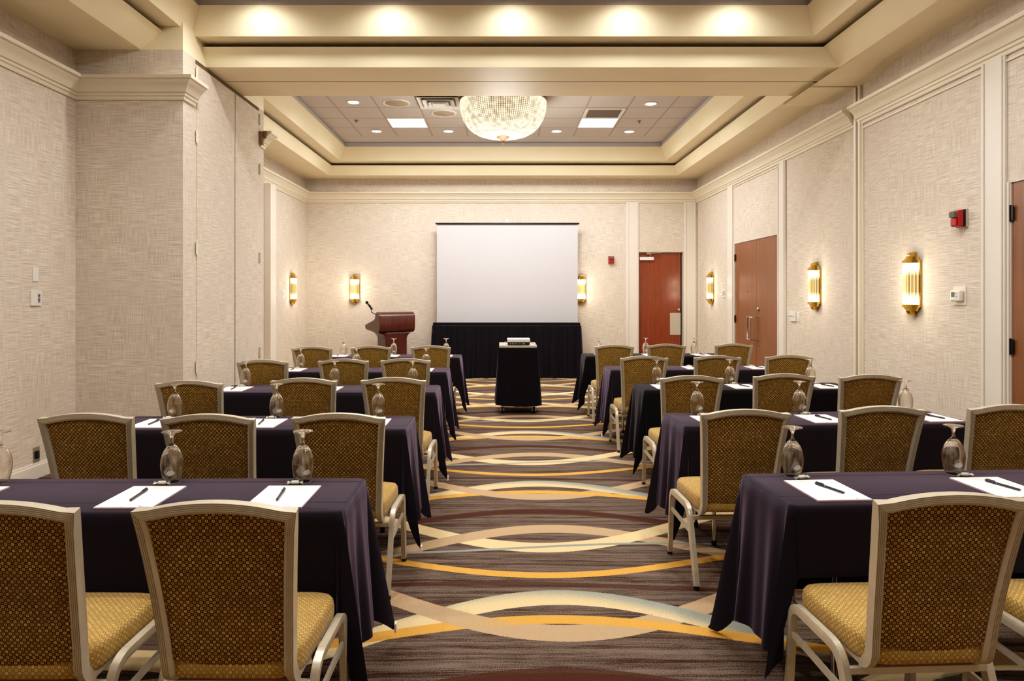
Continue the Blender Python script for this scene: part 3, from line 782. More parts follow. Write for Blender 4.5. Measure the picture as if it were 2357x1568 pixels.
def make_chair():
    r = thing('banquet_chair', '', 'chair')
    PW, PD = 0.034, 0.036
    left = []
    # lower J: from under the seat back to the post
    for i in range(7):
        a = PI/2*i/6
        left.append((-0.180, yb(0.42)+0.055-0.055*math.sin(a)-0.0, 0.437-0.055*math.cos(a)))
    zs = [0.46+0.445*i/12 for i in range(13)]
    left += [(-hw(z), yb(z), z) for z in zs]
    corner = (-hw(0.918), yb(0.918), 0.918-0.006)
    left = left[:-1] + [corner]
    arch = []
    n = 16
    for i in range(1, n):
        u = -1+2*i/n
        z = 0.914 + 0.030*(1-u*u)
        arch.append((hw(0.918)*u, yb(z), z-0.008))
    path = left + arch + [(-p[0], p[1], p[2]) for p in reversed(left)]
    m = MB(); m.sweep(path[7-3:-4] if False else path, fluted(PW, PD))
    m.build('back_frame', M['frame'], r, smooth=28)
    # upholstered back panel
    m = MB(); nu, nv = 12, 14; front = []; back = []
    for j in range(nv+1):
        for i in range(nu+1):
            u = -1+2*i/nu; v = j/nv
            zt = 0.918+0.030*(1-u*u)-0.022; z0 = 0.452-0.018*(1-u*u)
            z = z0+(zt-z0)*v; x = u*(hw(z)-0.012)
            puff = 0.010*(1-u**4)*(1-(2*v-1)**6)
            back.append((x, yb(z)-0.006-puff, z)); front.append((x, yb(z)+0.018+puff*1.6, z))
    b = m.addv(back); f = m.addv(front); q = nu+1
    for j in range(nv):
        for i in range(nu):
            m.face((b+j*q+i, b+j*q+i+1, b+(j+1)*q+i+1, b+(j+1)*q+i)); m.face((f+j*q+i, f+(j+1)*q+i, f+(j+1)*q+i+1, f+j*q+i+1))
    for i in range(nu): m.face((b+i, f+i, f+i+1, b+i+1)); m.face((b+nv*q+i, b+nv*q+i+1, f+nv*q+i+1, f+nv*q+i))
    for j in range(nv): m.face((b+j*q, b+(j+1)*q, f+(j+1)*q, f+j*q)); m.face((b+j*q+nu, f+j*q+nu, f+(j+1)*q+nu, b+(j+1)*q+nu))
    m.build('backrest', M['fab_back'], r, smooth=50)
    # seat cushion: waterfall front, rounded
    m = MB(); ns = 40; rings = []
    def outline(sc):
        pts = []
        for i in range(ns):
            a = 2*PI*i/ns; ca, sa = math.cos(a), math.sin(a); e = 0.30
            x = math.copysign(abs(ca)**e, ca); y = math.copysign(abs(sa)**e, sa)
            hx = (0.205+0.018*(y*0.5+0.5))
            pts.append((x*hx*sc, 0.025+y*0.218*sc))
        return pts
    for sc_, z in ((0.93, 0.388), (0.985, 0.394), (1.0, 0.41), (1.0, 0.435), (0.985, 0.455), (0.955, 0.466), (0.85, 0.474), (0.6, 0.480), (0.3, 0.482)):
        rings.append(m.addv([(x, y, z) for x, y in outline(sc_)]))
    for a, b_ in zip(rings, rings[1:]):
        for i in range(ns): m.face((a+i, a+(i+1)%ns, b_+(i+1)%ns, b_+i))
    m.face(range(rings[0], rings[0]+ns)); m.face(range(rings[-1], rings[-1]+ns))
    m.build('seat', M['fab_seat_toplit'], r, smooth=60)
    sec = fluted(0.026, 0.032, 4, 0.0016, 0.004)
    RZ = 0.395
    for s in (-1, 1):
        X = 0.236*s; DP = (s, 0, 0)
        rf, rk, fk, ff = Vector((X, -0.225, 0.018)), Vector((X, -0.10, RZ)), Vector((X, 0.225, RZ)), Vector((X, 0.265, 0.018))
        def bend(a, kpt, b, rad, n=8):
            d1 = (a-kpt).normalized(); d2 = (b-kpt).normalized(); p0 = kpt+d1*rad; p2 = kpt+d2*rad
            return [((1-t)**2)*p0+2*t*(1-t)*kpt+t*t*p2 for t in [i/n for i in range(n+1)]]
        bR = bend(rf, rk, fk, 0.065); bF = bend(rk, fk, ff, 0.06)
        for nm, pts in (('leg', [rf]+bR), ('leg', bF+[ff]), ('side_rail', [bR[-1], bF[0]])):
            m = MB(); m.sweep(pts, [(d_*1.0, n_) for n_, d_ in sec][::-1], depth=(s, 0, 0)); o = m.build(nm, M['frame'], r, smooth=28)
            if nm == 'leg':
                q = pts[0] if pts[0].z < 0.1 else pts[-1]
                MB().cyl((q.x, q.y, 0.0), (q.x, q.y, 0.02), 0.015, 12).build('foot_glide', M['black'], o)
        m = MB(); a = Vector((X, -0.145, 0.27)); b_ = Vector((X, 0.238, 0.285))
        m.box(-0.006, 0.006, 0, (b_-a).length, -0.011, 0.011, Matrix.Translation(a) @ Matrix.Rotation(math.atan2(b_.z-a.z, b_.y-a.y), 4, 'X'))
        m.build('side_stretcher', M['frame'], r)
    MB().box(-0.225, 0.225, -0.137, -0.119, 0.335, 0.357).build('rear_stretcher', M['frame'], r, bevel=0.002)
    MB().box(-0.225, 0.225, 0.19, 0.208, 0.362, 0.386).build('front_stretcher', M['frame'], r, bevel=0.002)
    for s in (-1, 1): MB().box(s*0.180-0.016, s*0.180+0.016, -0.135, 0.20, 0.368, 0.387).build('seat_rail', M['frame'], r, bevel=0.002)
    return r
chair_kit = Kit(make_chair)

# ------------------------------------------------------------------ tables, cloths, place settings
TL, TD, TH = 1.83, 0.457, 0.742
def make_table():
    r = thing('folding_table', '', 'table')
    MB().box(-TL/2+0.014, TL/2-0.014, -TD/2+0.014, TD/2-0.014, TH-0.022, TH).build('tabletop', M['ply'], r, bevel=0.004)
    for s in (-1, 1):
        for t in (-1, 1):
            m = MB(); x_ = s*(TL/2-0.20); y_ = t*0.165
            m.tube([(x_, y_, 0.012), (x_, y_, 0.60), (x_, y_*0.9, TH-0.026)], 0.0125, 10); o = m.build('leg', M['chrome'], r, smooth=60)
            MB().cyl((x_, y_, 0), (x_, y_, 0.03), 0.016, 12).build('foot_cap', M['black'], o)
        MB().cyl((s*(TL/2-0.20), -0.165, 0.2), (s*(TL/2-0.20), 0.165, 0.2), 0.008, 8).build('crossbar', M['chrome'], r)
    return r
table_kit = Kit(make_table)
def make_cloth(mat, seed, eyf=0.39, eyb=0.39):
    rnd = random.Random(seed)
    a, b = TL/2+0.004, TD/2+0.004; R = 0.035; ztop = TH+0.004
    ex = 0.60
    S = []  # perimeter samples: (x, y, nx, ny, hang, cornerness)
    def line(p, q, n, nx, ny, L):
        for i in range(n):
            t = i/n; S.append((p[0]+(q[0]-p[0])*t, p[1]+(q[1]-p[1])*t, nx, ny, L, 0.0))
    def corner(cx, cy, a0, n=30):
        ey = eyf if cy < 0 else eyb
        for i in range(n):
            an = a0+PI/2*i/n; c_, s_ = abs(math.cos(an)), abs(math.sin(an))
            L = min(ex/max(c_, 1e-3), ey/max(s_, 1e-3)); L = min(L, math.hypot(ex, ey)*0.965)
            best = math.atan2(ey, ex); cur = math.atan2(s_, c_)
            w_ = max(0.0, 1-abs(cur-best)/0.62)
            S.append((cx+R*math.cos(an), cy+R*math.sin(an), math.cos(an), math.sin(an), L, w_))
    line((-a+R, -b), (a-R, -b), 90, 0, -1, eyf); corner(a-R, -b+R, -PI/2)
    line((a, -b+R), (a, b-R), 36, 1, 0, ex); corner(a-R, b-R, 0)
    line((a-R, b), (-a+R, b), 90, 0, 1, eyb); corner(-a+R, b-R, PI/2)
    line((-a, b-R), (-a, -b+R), 36, -1, 0, ex); corner(-a+R, -b+R, PI)
    n = len(S); ph = [rnd.uniform(0, 6.28) for _ in range(6)]
    m = MB(); rows = 16; rings = []
    # rounded edge then the hanging part
    for j in range(rows+1):
        pts = []
        for i, (x, y, nx, ny, L, w_) in enumerate(S):
            t = j/rows; rr = 0.012
            if j == 0: off, dz = -0.012, 0.0
            else:
                h = (t**1.15)*L; dz = h; s_ = i/n
                ripple = (math.sin(s_*2*PI*19+ph[0])*0.7+math.sin(s_*2*PI*33+ph[1])*0.45+math.sin(s_*2*PI*7+ph[2])*0.3)
                endside = abs(nx) > 0.9 and w_ == 0
                amp = 0.006 if abs(ny) > 0.9 and w_ == 0 else (0.022 if w_ == 0 else 0.014)
                hh = h/0.6
                off = 0.006*min(1, h/0.02) + (0.008 if abs(ny) > 0.9 and w_ == 0 else 0.035)*hh + amp*ripple*hh
                off += (0.085*w_**1.2)*hh
                if w_ > 0: off -= 0.04*math.sin(w_*PI)*hh
                if j == 1: off, dz = 0.003, 0.006
            zz = ztop-dz
            zz = max(zz, 0.012)
            pts.append((x+nx*off, y+ny*off, zz))
        rings.append(m.addv(pts))
    for A, B in zip(rings, rings[1:]):
        for i in range(n): m.face((A+i, A+(i+1)%n, B+(i+1)%n, B+i))
    # top sheet with three pressed fold lines
    m.face(range(rings[0], rings[0]+n))
    for y_ in (-0.115, 0.165):
        c = m.addv([(-a+0.01, y_-0.006, ztop+0.0002), (a-0.01, y_-0.006, ztop+0.0002), (a-0.01, y_, ztop+0.0022), (-a+0.01, y_, ztop+0.0022), (a-0.01, y_+0.006, ztop+0.0002), (-a+0.01, y_+0.006, ztop+0.0002)])
        m.face((c, c+1, c+2, c+3)); m.face((c+3, c+2, c+4, c+5))
    o = m.build('tablecloth', mat, smooth=75)
    return o

def make_glass():
    r = thing('water_goblet', '', 'glass')
    out = [(0.0330, 0.0), (0.0355, 0.012), (0.0405, 0.035), (0.0445, 0.06), (0.0455, 0.078), (0.0440, 0.098), (0.0385, 0.120), (0.0300, 0.138), (0.0200, 0.152), (0.0110, 0.161), (0.0070, 0.168), (0.0055, 0.178), (0.0060, 0.190), (0.0110, 0.203), (0.0200, 0.2085), (0.0400, 0.2130), (0.0415, 0.2150), (0.0400, 0.2165), (0.0, 0.2150)]
    inn = [(0.0, 0.150), (0.0100, 0.1495), (0.0185, 0.145), (0.0283, 0.132), (0.0365, 0.118), (0.0422, 0.097), (0.0437, 0.078), (0.0427, 0.06), (0.0388, 0.035), (0.0338, 0.012), (0.0314, 0.0), (0.0330, 0.0)]
    MB().lathe(inn + out[1:], 36).build('bowl_and_stem', M['glass'], r, smooth=60)
    m = MB(); n = 28
    m.lathe([(0.0316, 0.0008), (0.0322, 0.0022), (0.0332, 0.0022), (0.0336, 0.0008)], n).build('rim_glint', M['white_plastic'], r, smooth=60)  # reflection along the glass rim painted as a white ring
    # etched shell-like fan emblem on the bowl
    f = MB(); ctr = -PI/2 + 0.25; z0 = 0.040
    def sp(a, z):
        rr = 0.0405+(0.0445-0.0405)*(z-0.035)/0.025+0.0014; return (rr*math.cos(ctr+a), rr*math.sin(ctr+a), z)
    top = [(-0.14, 0.060), (0.0, 0.061), (0.14, 0.060)]
    pts = [(-0.42, 0.047), (-0.28, 0.041), (-0.12, 0.038), (0.0, 0.0365), (0.12, 0.038), (0.28, 0.041), (0.42, 0.047), (0.27, 0.054), (0.14, 0.060), (0.0, 0.0585), (-0.14, 0.060), (-0.27, 0.054)]
    c = f.addv([sp(0, 0.048)]+[sp(a, z) for a, z in pts]); nn = len(pts)
    for i in range(nn): f.face((c, c+1+i, c+1+(i+1)%nn))
    f.build('etched_emblem', M['frost'], r)
    return r
t_ = NT('frosted_etch'); a1 = t_.node('ShaderNodeBsdfDiffuse'); a1.inputs[0].default_value = (0.8, 0.76, 0.72, 1); a2 = t_.node('ShaderNodeBsdfTransparent'); a3 = t_.node('ShaderNodeMixShader')
a3.inputs[0].default_value = 0.6; t_.link(a2.outputs[0], a3.inputs[1]); t_.link(a1.outputs[0], a3.inputs[2]); t_.link(a3.outputs[0], t_.out.inputs[0]); M['frost'] = t_.m
glass_kit = Kit(make_glass)
def make_pad():
    r = thing('notepad', '', 'notepad')
    MB().box(-0.108, 0.108, -0.14, 0.14, 0, 0.005).build('sheets', M['paper_edge'], r)
    MB().box(-0.108, 0.108, -0.14, 0.14, 0.005, 0.0062).build('top_sheet', M['paper'], r)
    m = MB(); x = -0.086; rnd = random.Random(3)
    for wlen in (4, 5, 6, 7):
        for c in range(wlen):
            h = rnd.choice((0.0018, 0.0018, 0.0026)); m.box(x, x+0.0017, -0.1325, -0.1325+h, 0.0062, 0.0064); m.box(x, x+0.0026, -0.1325, -0.1319, 0.0062, 0.0064); x += 0.0033
        x += 0.0035
    m.box(0.052, 0.061, -0.126, -0.1225, 0.0062, 0.0064); m.box(0.0635, 0.0645, -0.126, -0.125, 0.0062, 0.0064)
    m.build('printed_footer', M['ink'], r)
    return r
pad_kit = Kit(make_pad)
def make_pen(mk):
    def f():
        r = thing('pen', '', 'pen')
        z = 0.0056
        m = MB(); m.cyl((0, -0.070, z), (0, 0.022, z), 0.0045, 12); m.cyl((0, -0.076, z), (0, -0.070, z), 0.003, 12, 0.0045); m.build('barrel', M[mk], r, smooth=50)
        m = MB(); m.cyl((0, 0.022, z), (0, 0.070, z), 0.0054, 12); m.cyl((0, 0.070, z), (0, 0.074, z), 0.0054, 12, 0.003); c = m.build('cap', M[mk], r, smooth=50)
        MB().box(-0.0018, 0.0018, 0.03, 0.068, z+0.005, z+0.008).build('clip', M[mk], c, bevel=0.0005)
        MB().cyl((0, 0.0195, z), (0, 0.0222, z), 0.0050, 12).build('band', M['steel'], r)
        return r
    return f
pen_kit = Kit(make_pen('pen'))
def make_candy():
    r = thing('mint_candy', '', 'candy')
    z = 0.009
    m = MB(); prof = [(0.0,-0.017),(0.006,-0.016),(0.0085,-0.013),(0.009,0.0),(0.0085,0.013),(0.006,0.016),(0.0,0.017)]
    m.lathe(prof, 14, mat=Matrix.Translation((0,0,z)) @ Matrix.Rotation(PI/2, 4, 'Y')); m.build('sweet', M['mint'], r, smooth=60)
    for s in (-1, 1):
        m = MB(); n = 12; c = m.addv([(s*0.016, 0, z)])
        q = m.addv([(s*(0.031+0.003*((i%2)*2-1)), 0.011*math.cos(2*PI*i/n), z-0.0015+0.0065*math.sin(2*PI*i/n)) for i in range(n)])
        for i in range(n): m.cur = i % 3 != 0; m.face((c, q+i, q+(i+1)%n))
        m.build('wrapper_twist', [M['green'], M['mint']], r)
    return r
candy_kit = Kit(make_candy)

ROWS = ['nearest row', 'second row', 'middle row', 'fourth row', 'farthest row']
def seatname(side, i):   # i counts from aisle
    return ('aisle seat', 'middle seat', 'wall-side seat')[i]
# (side, row, aisle x, back edge y, rotation deg, chairs [(x, back_y, rot)], settings x from aisle)
LEFT = [
 dict(x1=-0.60, yb=2.915, rot=0.6, ch=[(-0.82, 1.905), (-1.445, 1.90)], st=[-0.85, -1.405, -2.13]),
 dict(x1=-0.585, yb=4.42, rot=0.4, ch=[(-0.82, 3.335), (-1.46, 3.31), (-2.08, 3.335)], st=[-0.81, -1.47, -2.13]),
 dict(x1=-0.56, yb=5.93, rot=0.3, ch=[(-0.786, 4.79), (-1.42, 4.76), (-2.17, 4.62)], st=[-0.79, -1.474, -2.25]),
 dict(x1=-0.59, yb=7.37, rot=0.0, ch=[(-0.91, 6.24), (-1.48, 6.20), (-2.20, 6.12)], st=[-0.84, -1.60, -2.21]),
 dict(x1=-0.56, yb=9.0, rot=0.0, ch=[(-0.845, 7.83), (-1.54, 7.80), (-2.20, 7.70)], st=[-0.76, -1.46, -2.13])]
RIGHT = [
 dict(x1=1.065, yb=2.985, rot=3.2, ch=[(1.335, 1.985), (2.03, 2.02)], st=[1.276, 2.01]),
 dict(x1=1.08, yb=4.51, rot=3.2, ch=[(1.25, 3.448), (2.015, 3.55), (2.735, 3.60)], st=[1.30, 2.0, 2.74]),
 dict(x1=1.18, yb=6.06, rot=1.0, ch=[(1.387, 4.91), (2.11, 5.02), (2.73, 4.97)], st=[1.38, 2.04, 2.77]),
 dict(x1=1.14, yb=7.55, rot=1.0, ch=[(1.37, 6.50), (2.10, 6.55), (2.82, 6.60)], st=[1.38, 2.05, 2.75]),
 dict(x1=1.075, yb=9.15, rot=0.6, ch=[(1.325, 7.97), (1.98, 8.10), (2.82, 8.18)], st=[1.30, 1.94, 2.60])]
CK = {'purple': {}, 'black': {}}
rndp = random.Random(11)
for side, rows in (('left', LEFT), ('right', RIGHT)):
    sg = -1 if side == 'left' else 1
    for ri, R_ in enumerate(rows):
        rot = math.radians(R_['rot']); row = ROWS[ri]
        # table centre from the aisle-end back corner
        ux, uy = math.cos(rot), math.sin(rot)
        cx = R_['x1'] + sg*ux*TL/2 + uy*TD/2; cy = R_['yb'] + sg*uy*TL/2 - ux*TD/2
        where = '%s block, %s' % (side, row)
        table_kit((cx, cy, 0), rot, 'narrow folding table on chrome legs under the dark cloth in the %s' % where, 'folding training tables')
        black = side == 'right' and ri in (2, 4)
        if ri == 0 or black or side == 'right': pass
        cl = make_cloth(M['cloth_black'] if black else M['cloth_purple'], ri*7+(3 if sg > 0 else 0), *((0.27, 0.53) if (sg > 0 and ri == 0) else (0.39, 0.39)))
        cl.location = (cx, cy, 0); cl.rotation_euler = (0, 0, rot)
        tag(cl, '%s cloth draped over the training table in the %s' % ('plain black' if black else 'dark plum', where), 'tablecloth', 'dark tablecloths on the training tables')
        for i, c in enumerate(R_['ch']):
            ra = math.radians(rndp.uniform(-1.2, 1.2) + (R_['rot'] if sg > 0 else -0.5))
            back = 0.285
            chair_kit((c[0]-math.sin(ra)*back, c[1]+math.cos(ra)*back, 0), ra,
                      'gold and brown patterned banquet chair, %s in the %s' % (seatname(side, i), where), 'banquet chairs set at the training tables')
        zt = TH+0.0045
        for i, sx in enumerate(R_['st']):
            dx = sx-cx
            def on(d_along, d_depth): return (cx+ux*d_along-uy*d_depth, cy+uy*d_along+ux*d_depth, zt)
            sn = seatname(side, i).replace('seat', 'place')
            gl = on(dx, TD/2-0.065)
            if not (side == 'right' and ri == 3):
                g_ = glass_kit(gl, rndp.uniform(-0.5, 0.5), 'upturned stemmed water glass at the %s, %s' % (sn, where), 'upturned water glasses on the tables')
            po = 0.03 if sg > 0 else -0.01
            pz = on(dx+po, -0.055)
            pad_kit(pz, rot, 'white notepad at the %s, %s' % (sn, where), 'white notepads on the tables')
            pen_kit((pz[0]+0.015*sg, pz[1]+0.004, zt+0.0066), rot+(0.12 if sg < 0 else 0.22)+rndp.uniform(-0.06, 0.06), 'dark ballpoint pen on the notepad at the %s, %s' % (sn, where), 'dark pens on the notepads')
            cd = on(dx+(0.02 if sg > 0 else -0.02), TD/2-0.108)
            candy_kit(cd, rot+rndp.uniform(-0.15, 0.3), 'white mint in green twist wrapper at the %s, %s' % (sn, where), 'wrapped mints by the water glasses')

# little white care tags on a few cloth hems
def care_tag(cl, sx, sy):
    co_ = [v.co for v in cl.data.vertices if v.co.x*sx > 0 and v.co.y*sy > 0]
    p = min(co_, key=lambda c: c.z-0.2*abs(c.x))
    MB().box(p.x-0.004, p.x+0.004, p.y-0.016, p.y+0.016, max(0.008, p.z-0.012), p.z+0.024).build('care_tag', M['paper'], cl)
for nm_, sx_, sy_ in (('tablecloth', 1, 1), ('tablecloth.001', 1, -1), ('tablecloth.002', 1, -1), ('tablecloth.006', -1, -1), ('tablecloth.008', -1, -1)):
    care_tag(bpy.data.objects[nm_], sx_, sy_)

# ------------------------------------------------------------------ lectern with microphone
th = math.radians(35)
r = thing('lectern', 'dark mahogany lectern with curved front panel, in the back left area', 'lectern', (-2.215+0.355*math.cos(th), 12.0+0.355*math.sin(th), 0), th)
# local: x across width (+-.355), y = depth backwards from the front face
prof = [(0.0,0.95),(0.008,0.915),(0.035,0.88),(0.08,0.857),(0.16,0.853),(0.40,0.885),(0.58,0.905),(0.632,0.93),(0.648,0.975),(0.63,0.99),(0.30,1.075),(0.22,1.105),(0.195,1.14),(0.185,1.19),(0.160,1.222),(0.115,1.2365),(0.07,1.232),(0.03,1.21),(0.004,1.165)]
MB().prism([(p[0]+0.004, p[1]) for p in prof], -0.335, 0.335, lambda a, h, b: (h, a, b)).build('desk_top', M['mahogany'], r, smooth=35)
for s in (-1, 1):
    MB().prism(prof, s*0.335, s*0.357, lambda a, h, b: (h, a, b)).build('side_panel', M['mahogany'], r, bevel=0.005)
m = MB(); m.box(-0.215, 0.215, 0.05, 0.40, 0.06, 0.86); m.build('pedestal', M['mahogany'], r, bevel=0.01)
m = MB()
for s in (-1, 1):
    P = [(0.2, 0.70)] + [(0.215+0.10*(1-math.cos(PI/2*i/8)), 0.73+0.115*math.sin(PI/2*i/8)) for i in range(9)] + [(0.2, 0.853)]
    m.prism([(s*a, b) for a, b in P], 0.06, 0.39, lambda a, h, b: (a, h, b))
m.build('collar', M['mahogany'], r, smooth=40)
MB().box(-0.29, 0.29, 0.0, 0.50, 0.0, 0.06).build('base', M['mahogany'], r, bevel=0.012)
mic = thing('microphone', 'black handheld microphone on a gooseneck arm at the lectern', 'microphone', r.matrix_basis @ Vector((-0.20, 0.25, 1.09)))
w0 = Vector(mic.location)
def pxp(px, py, y): return Vector(((px-VX)*y/F_PX, y, CAM_H+(VY-py)*y/F_PX))
g0 = Vector((0,0,0)); g1 = pxp(855.5, 719, w0.y) - w0; g2 = pxp(851.5, 706.5, w0.y) - w0
MB().tube([g0, g0.lerp(g1, .6)+Vector((0.012,0,0.01)), g1, g1.lerp(g2, .5)+Vector((0.004,0,0.004)), g2], 0.008, 8).build('gooseneck', M['blackmetal'], mic, smooth=60)
a = pxp(857.5, 712.5, w0.y)-w0; b_ = pxp(844.5, 696.5, w0.y)-w0
MB().cyl(a, a.lerp(b_, .8), 0.013, 14, 0.019).build('handle', M['black'], mic, smooth=40)
MB().cyl(a.lerp(b_, .35), a.lerp(b_, .55), 0.022, 14).build('clip', M['blackmetal'], mic, smooth=40)
MB().lathe([(0,-0.03),(0.02,-0.024),(0.028,-0.005),(0.028,0.008),(0.018,0.026),(0,0.03)], 16, org=tuple(b_)).build('grille_head', M['blackmetal'], mic, smooth=60)

# ------------------------------------------------------------------ projection screen, skirted stage table
r = thing('projection_screen', 'large white portable projection screen against the back wall', 'screen', (0.08, 12.78, 0))
SW = 1.345
MB().box(-SW, SW, -0.004, 0.0, 0.92, 2.905).build('screen_surface', M['screen'], r)
m = MB(); m.box(-SW-0.015, SW+0.03, -0.03, 0.03, 2.895, 2.925); m.box(-SW-0.03, -SW-0.01, -0.012, 0.012, 2.905, 2.925); m.build('top_bar', M['blackmetal'], r, bevel=0.005)
m = MB(); m.tube([(-0.045,0,2.925),(-0.03,0,2.95),(0.03,0,2.95),(0.045,0,2.925)], 0.006, 8); m.box(-0.012, 0.012, -0.012, 0.012, 2.93, 2.985); m.build('hanger', M['chrome'], r)
MB().box(-SW, SW, -0.02, 0.02, 0.90, 0.93).build('bottom_bar', M['blackmetal'], r)
m = MB(); m.cyl((0,0.03,0.0),(0,0.03,2.93),0.018,12); m.build('pole', M['blackmetal'], r)
for a in (0.3, 2.4, 4.5):
    m = MB(); m.cyl((0.02*math.cos(a),0.03+0.02*math.sin(a),0.45),(0.5*math.cos(a),0.03+0.13*math.sin(a),0.012),0.011,8); m.build('leg', M['blackmetal'], r)

def pleated(m, path, z0, z1, amp, pitch, rnd, flare=0.03, drop=lambda s: 0.0, nz=14, top=0.0):
    """pleated curtain following a list of 2D points; outward = right-hand normal"""
    pts = [Vector(p) for p in path]; seg = [(pts[i+1]-pts[i]).length for i in range(len(pts)-1)]; L = sum(seg)
    n = int(L/0.012); cols = []
    phs = [rnd.uniform(0, 6.28) for _ in range(5)]
    for i in range(n+1):
        s = L*i/n; q = s; k_ = 0
        while k_ < len(seg)-1 and q > seg[k_]: q -= seg[k_]; k_ += 1
        p = pts[k_].lerp(pts[k_+1], q/seg[k_]); d = (pts[k_+1]-pts[k_]).normalized(); nn = Vector((d.y, -d.x))
        wv = math.sin(2*PI*s/pitch+phs[0]+1.3*math.sin(2*PI*s/(pitch*3.7)+phs[1]))+0.55*math.sin(2*PI*s/(pitch*2.3)+phs[2])
        fold = math.sin(2*PI*s/(pitch*0.5)+phs[3])
        col = []
        for j in range(nz+1):
            t = j/nz; z = z1+(z0+drop(s/L)-z1)*t
            o = amp*(0.15+0.85*t)*wv*(0 if t < 0.03 else 1)+amp*0.35*fold*(1-t)*(0 if t < 0.05 else 1)+flare*t+amp*1.2
            col.append((p.x+nn.x*o, p.y+nn.y*o, z))
        cols.append(m.addv(col))
    for a, b in zip(cols, cols[1:]):
        for j in range(nz): m.face((a+j, b+j, b+j+1, a+j+1))
r = thing('skirted_table', 'tall table with pleated black skirt below the projection screen', 'table', (0.065, 12.60, 0))
m = MB(); m.box(-1.36, 1.36, -0.13, 0.13, 1.0, 1.022); m.build('tabletop', M['skirt'], r, bevel=0.004)
for s in (-1, 1):
    for t in (-1, 1): MB().cyl((s*1.25, t*0.1, 0), (s*1.25, t*0.1, 1.0), 0.014, 10).build('leg', M['chrome'], r)
m = MB(); rnd = random.Random(5)
pleated(m, [(-1.36, 0.12), (-1.36, -0.13), (1.36, -0.13), (1.36, 0.12)], 0.015, 0.975, 0.026, 0.115, rnd, flare=0.03)
sk = m.build('skirt', M['skirt'], r, smooth=70)
m = MB(); m.box(-1.372, 1.372, -0.146, 0.13, 0.975, 1.026); m.build('skirt_band', M['skirt'], r, bevel=0.003)

# ------------------------------------------------------------------ projector cart
CX, CYF = 0.195, 8.70
r = thing('projector_cart', 'wheeled projector cart with black pleated skirt standing in the centre aisle', 'cart', (CX, CYF+0.3, 0))
MB().box(-0.245, 0.245, -0.30, 0.30, 0.855, 0.880).build('top_shelf', M['grey_plate'], r, bevel=0.006)
m = MB()
for q in ((-0.245, 0.245, -0.30, -0.292), (-0.245, 0.245, 0.292, 0.30), (-0.245, -0.237, -0.292, 0.292), (0.237, 0.245, -0.292, 0.292)): m.box(*q, 0.880, 0.886)
m.build('shelf_lip', M['white_plastic'], r)
MB().box(-0.23, 0.23, -0.28, 0.28, 0.13, 0.15).build('lower_shelf', M['grey_plate'], r)
m = MB(); pleated(m, [(-0.235, 0.29), (-0.245, -0.30), (0.245, -0.30), (0.235, 0.29)], 0.118, 0.856, 0.009, 0.14, random.Random(9), flare=0.045, drop=lambda s: 0.02*math.sin(s*9))
m.build('skirt', M['skirt'], r, smooth=70)
for s in (-1, 1):
    for t in (-1, 1):
        MB().cyl((s*0.21, t*0.26, 0.1), (s*0.21, t*0.26, 0.86), 0.012, 8).build('upright', M['steel'], r)
        x0, y0 = s*0.205, t*0.265
        c = MB(); c.box(x0-0.022, x0+0.022, y0-0.02, y0+0.02, 0.088, 0.10); c.box(x0-0.022, x0-0.017, y0-0.02, y0+0.03, 0.03, 0.09); c.box(x0+0.017, x0+0.022, y0-0.02, y0+0.03, 0.03, 0.09)
        c = c.build('caster', M['chrome'], r)
        MB().cyl((x0-0.015, y0+0.01, 0.045), (x0+0.015, y0+0.01, 0.045), 0.045, 20).build('wheel', M['black'], c)
MB().box(-0.2, 0.2, -0.285, -0.27, 0.092, 0.112).build('lower_rail', M['steel'], r)
p = thing('projector', 'compact silver and black projector on top of the skirted cart', 'projector', (0.195+0.01, 8.90, 0.880), 0)
MB().box(-0.15, 0.15, -0.13, 0.13, 0.045, 0.087).build('upper_case', M['white_plastic'], p, bevel=0.008, seg=3)
lw = MB().box(-0.145, 0.145, -0.125, 0.125, 0.010, 0.045).build('lower_case', M['black'], p, bevel=0.004)
for i, (xx, ww) in enumerate(((-0.115, 0.012), (-0.09, 0.02), (-0.055, 0.012), (-0.03, 0.012), (0.01, 0.008), (0.05, 0.03))):
    MB().box(xx, xx+ww, -0.1265, -0.125, 0.018, 0.036).build('port', M['steel'], lw)
for s in (-1, 1):
    MB().cyl((s*0.12, -0.09, 0), (s*0.12, -0.09, 0.012), 0.01, 10).build('foot', M['black'], p)
MB().cyl((0, 0.09, 0), (0, 0.09, 0.012), 0.01, 10).build('foot', M['black'], p)
MB().cyl((0.06, 0.125, 0.055), (0.06, 0.15, 0.055), 0.028, 20).build('lens', M['glass'], p)
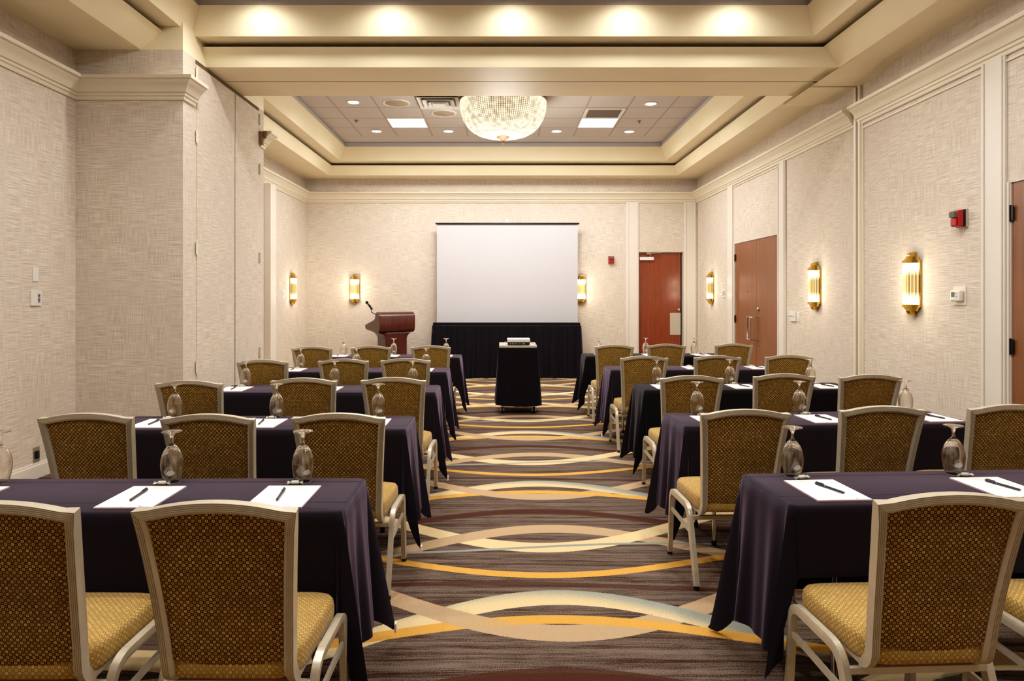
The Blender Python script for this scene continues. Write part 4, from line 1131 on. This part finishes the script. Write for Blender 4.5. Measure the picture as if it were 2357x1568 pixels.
w_ = MB(); w_.tube([(-0.12, 0.10, 0.02), (-0.17, 0.07, 0.03), (-0.215, 0.0, 0.02), (-0.225, -0.09, 0.012), (-0.24, -0.17, 0.010)], 0.005, 8)
cb = w_.build('power_cable', M['white_plastic'], None, smooth=60); cb.location = (0.205, 8.90, 0.882); tag(cb, 'white cable lying loose on the left of the projector cart top', 'cable', 'loose cables beside the projector')
w_ = MB(); w_.tube([(0.14, 0.05, 0.03), (0.175, 0.03, 0.028), (0.20, -0.02, 0.015), (0.23, -0.04, 0.010)], 0.005, 8)
cb = w_.build('video_cable', M['grey_plate'], None, smooth=60); cb.location = (0.205, 8.90, 0.882); tag(cb, 'grey cable running off the right of the projector on the cart', 'cable', 'loose cables beside the projector')

# ------------------------------------------------------------------ camera, world, colour
cam = bpy.data.cameras.new('camera'); co = bpy.data.objects.new('camera', cam); COL.objects.link(co)
co.location = (0, 0, CAM_H); co.rotation_euler = (PI/2, 0, 0)
cam.sensor_width = 36.0; cam.lens = 36.0*F_PX/2357.0; cam.clip_start = 0.05
cam.shift_x = (1178.5-VX)/2357.0; cam.shift_y = -(784.0-VY)/2357.0
scene.camera = co
wd = bpy.data.worlds.new('world'); scene.world = wd; wd.use_nodes = True
wd.node_tree.nodes['Background'].inputs[0].default_value = (1, 0.95, 0.9, 1); wd.node_tree.nodes['Background'].inputs[1].default_value = 0.3
scene.view_settings.view_transform = 'Standard'
scene.view_settings.look = 'None'
scene.view_settings.exposure = 0.22
scene.view_settings.use_curve_mapping = True
cm = scene.view_settings.curve_mapping; cv = cm.curves[3]
for px_, py_ in ((0.012, 0.007), (0.05, 0.045), (0.5, 0.54)): cv.points.new(px_, py_)
cm.update()
cy = scene.cycles
cy.use_denoising = True
cy.max_bounces = 8; cy.diffuse_bounces = 3; cy.glossy_bounces = 3; cy.transmission_bounces = 8; cy.transparent_max_bounces = 10
cy.caustics_reflective = False; cy.caustics_refractive = False
cy.sample_clamp_indirect = 8.0
cy.use_adaptive_sampling = True; cy.adaptive_threshold = 0.09; cy.adaptive_min_samples = 16; cy.time_limit = 1000.0
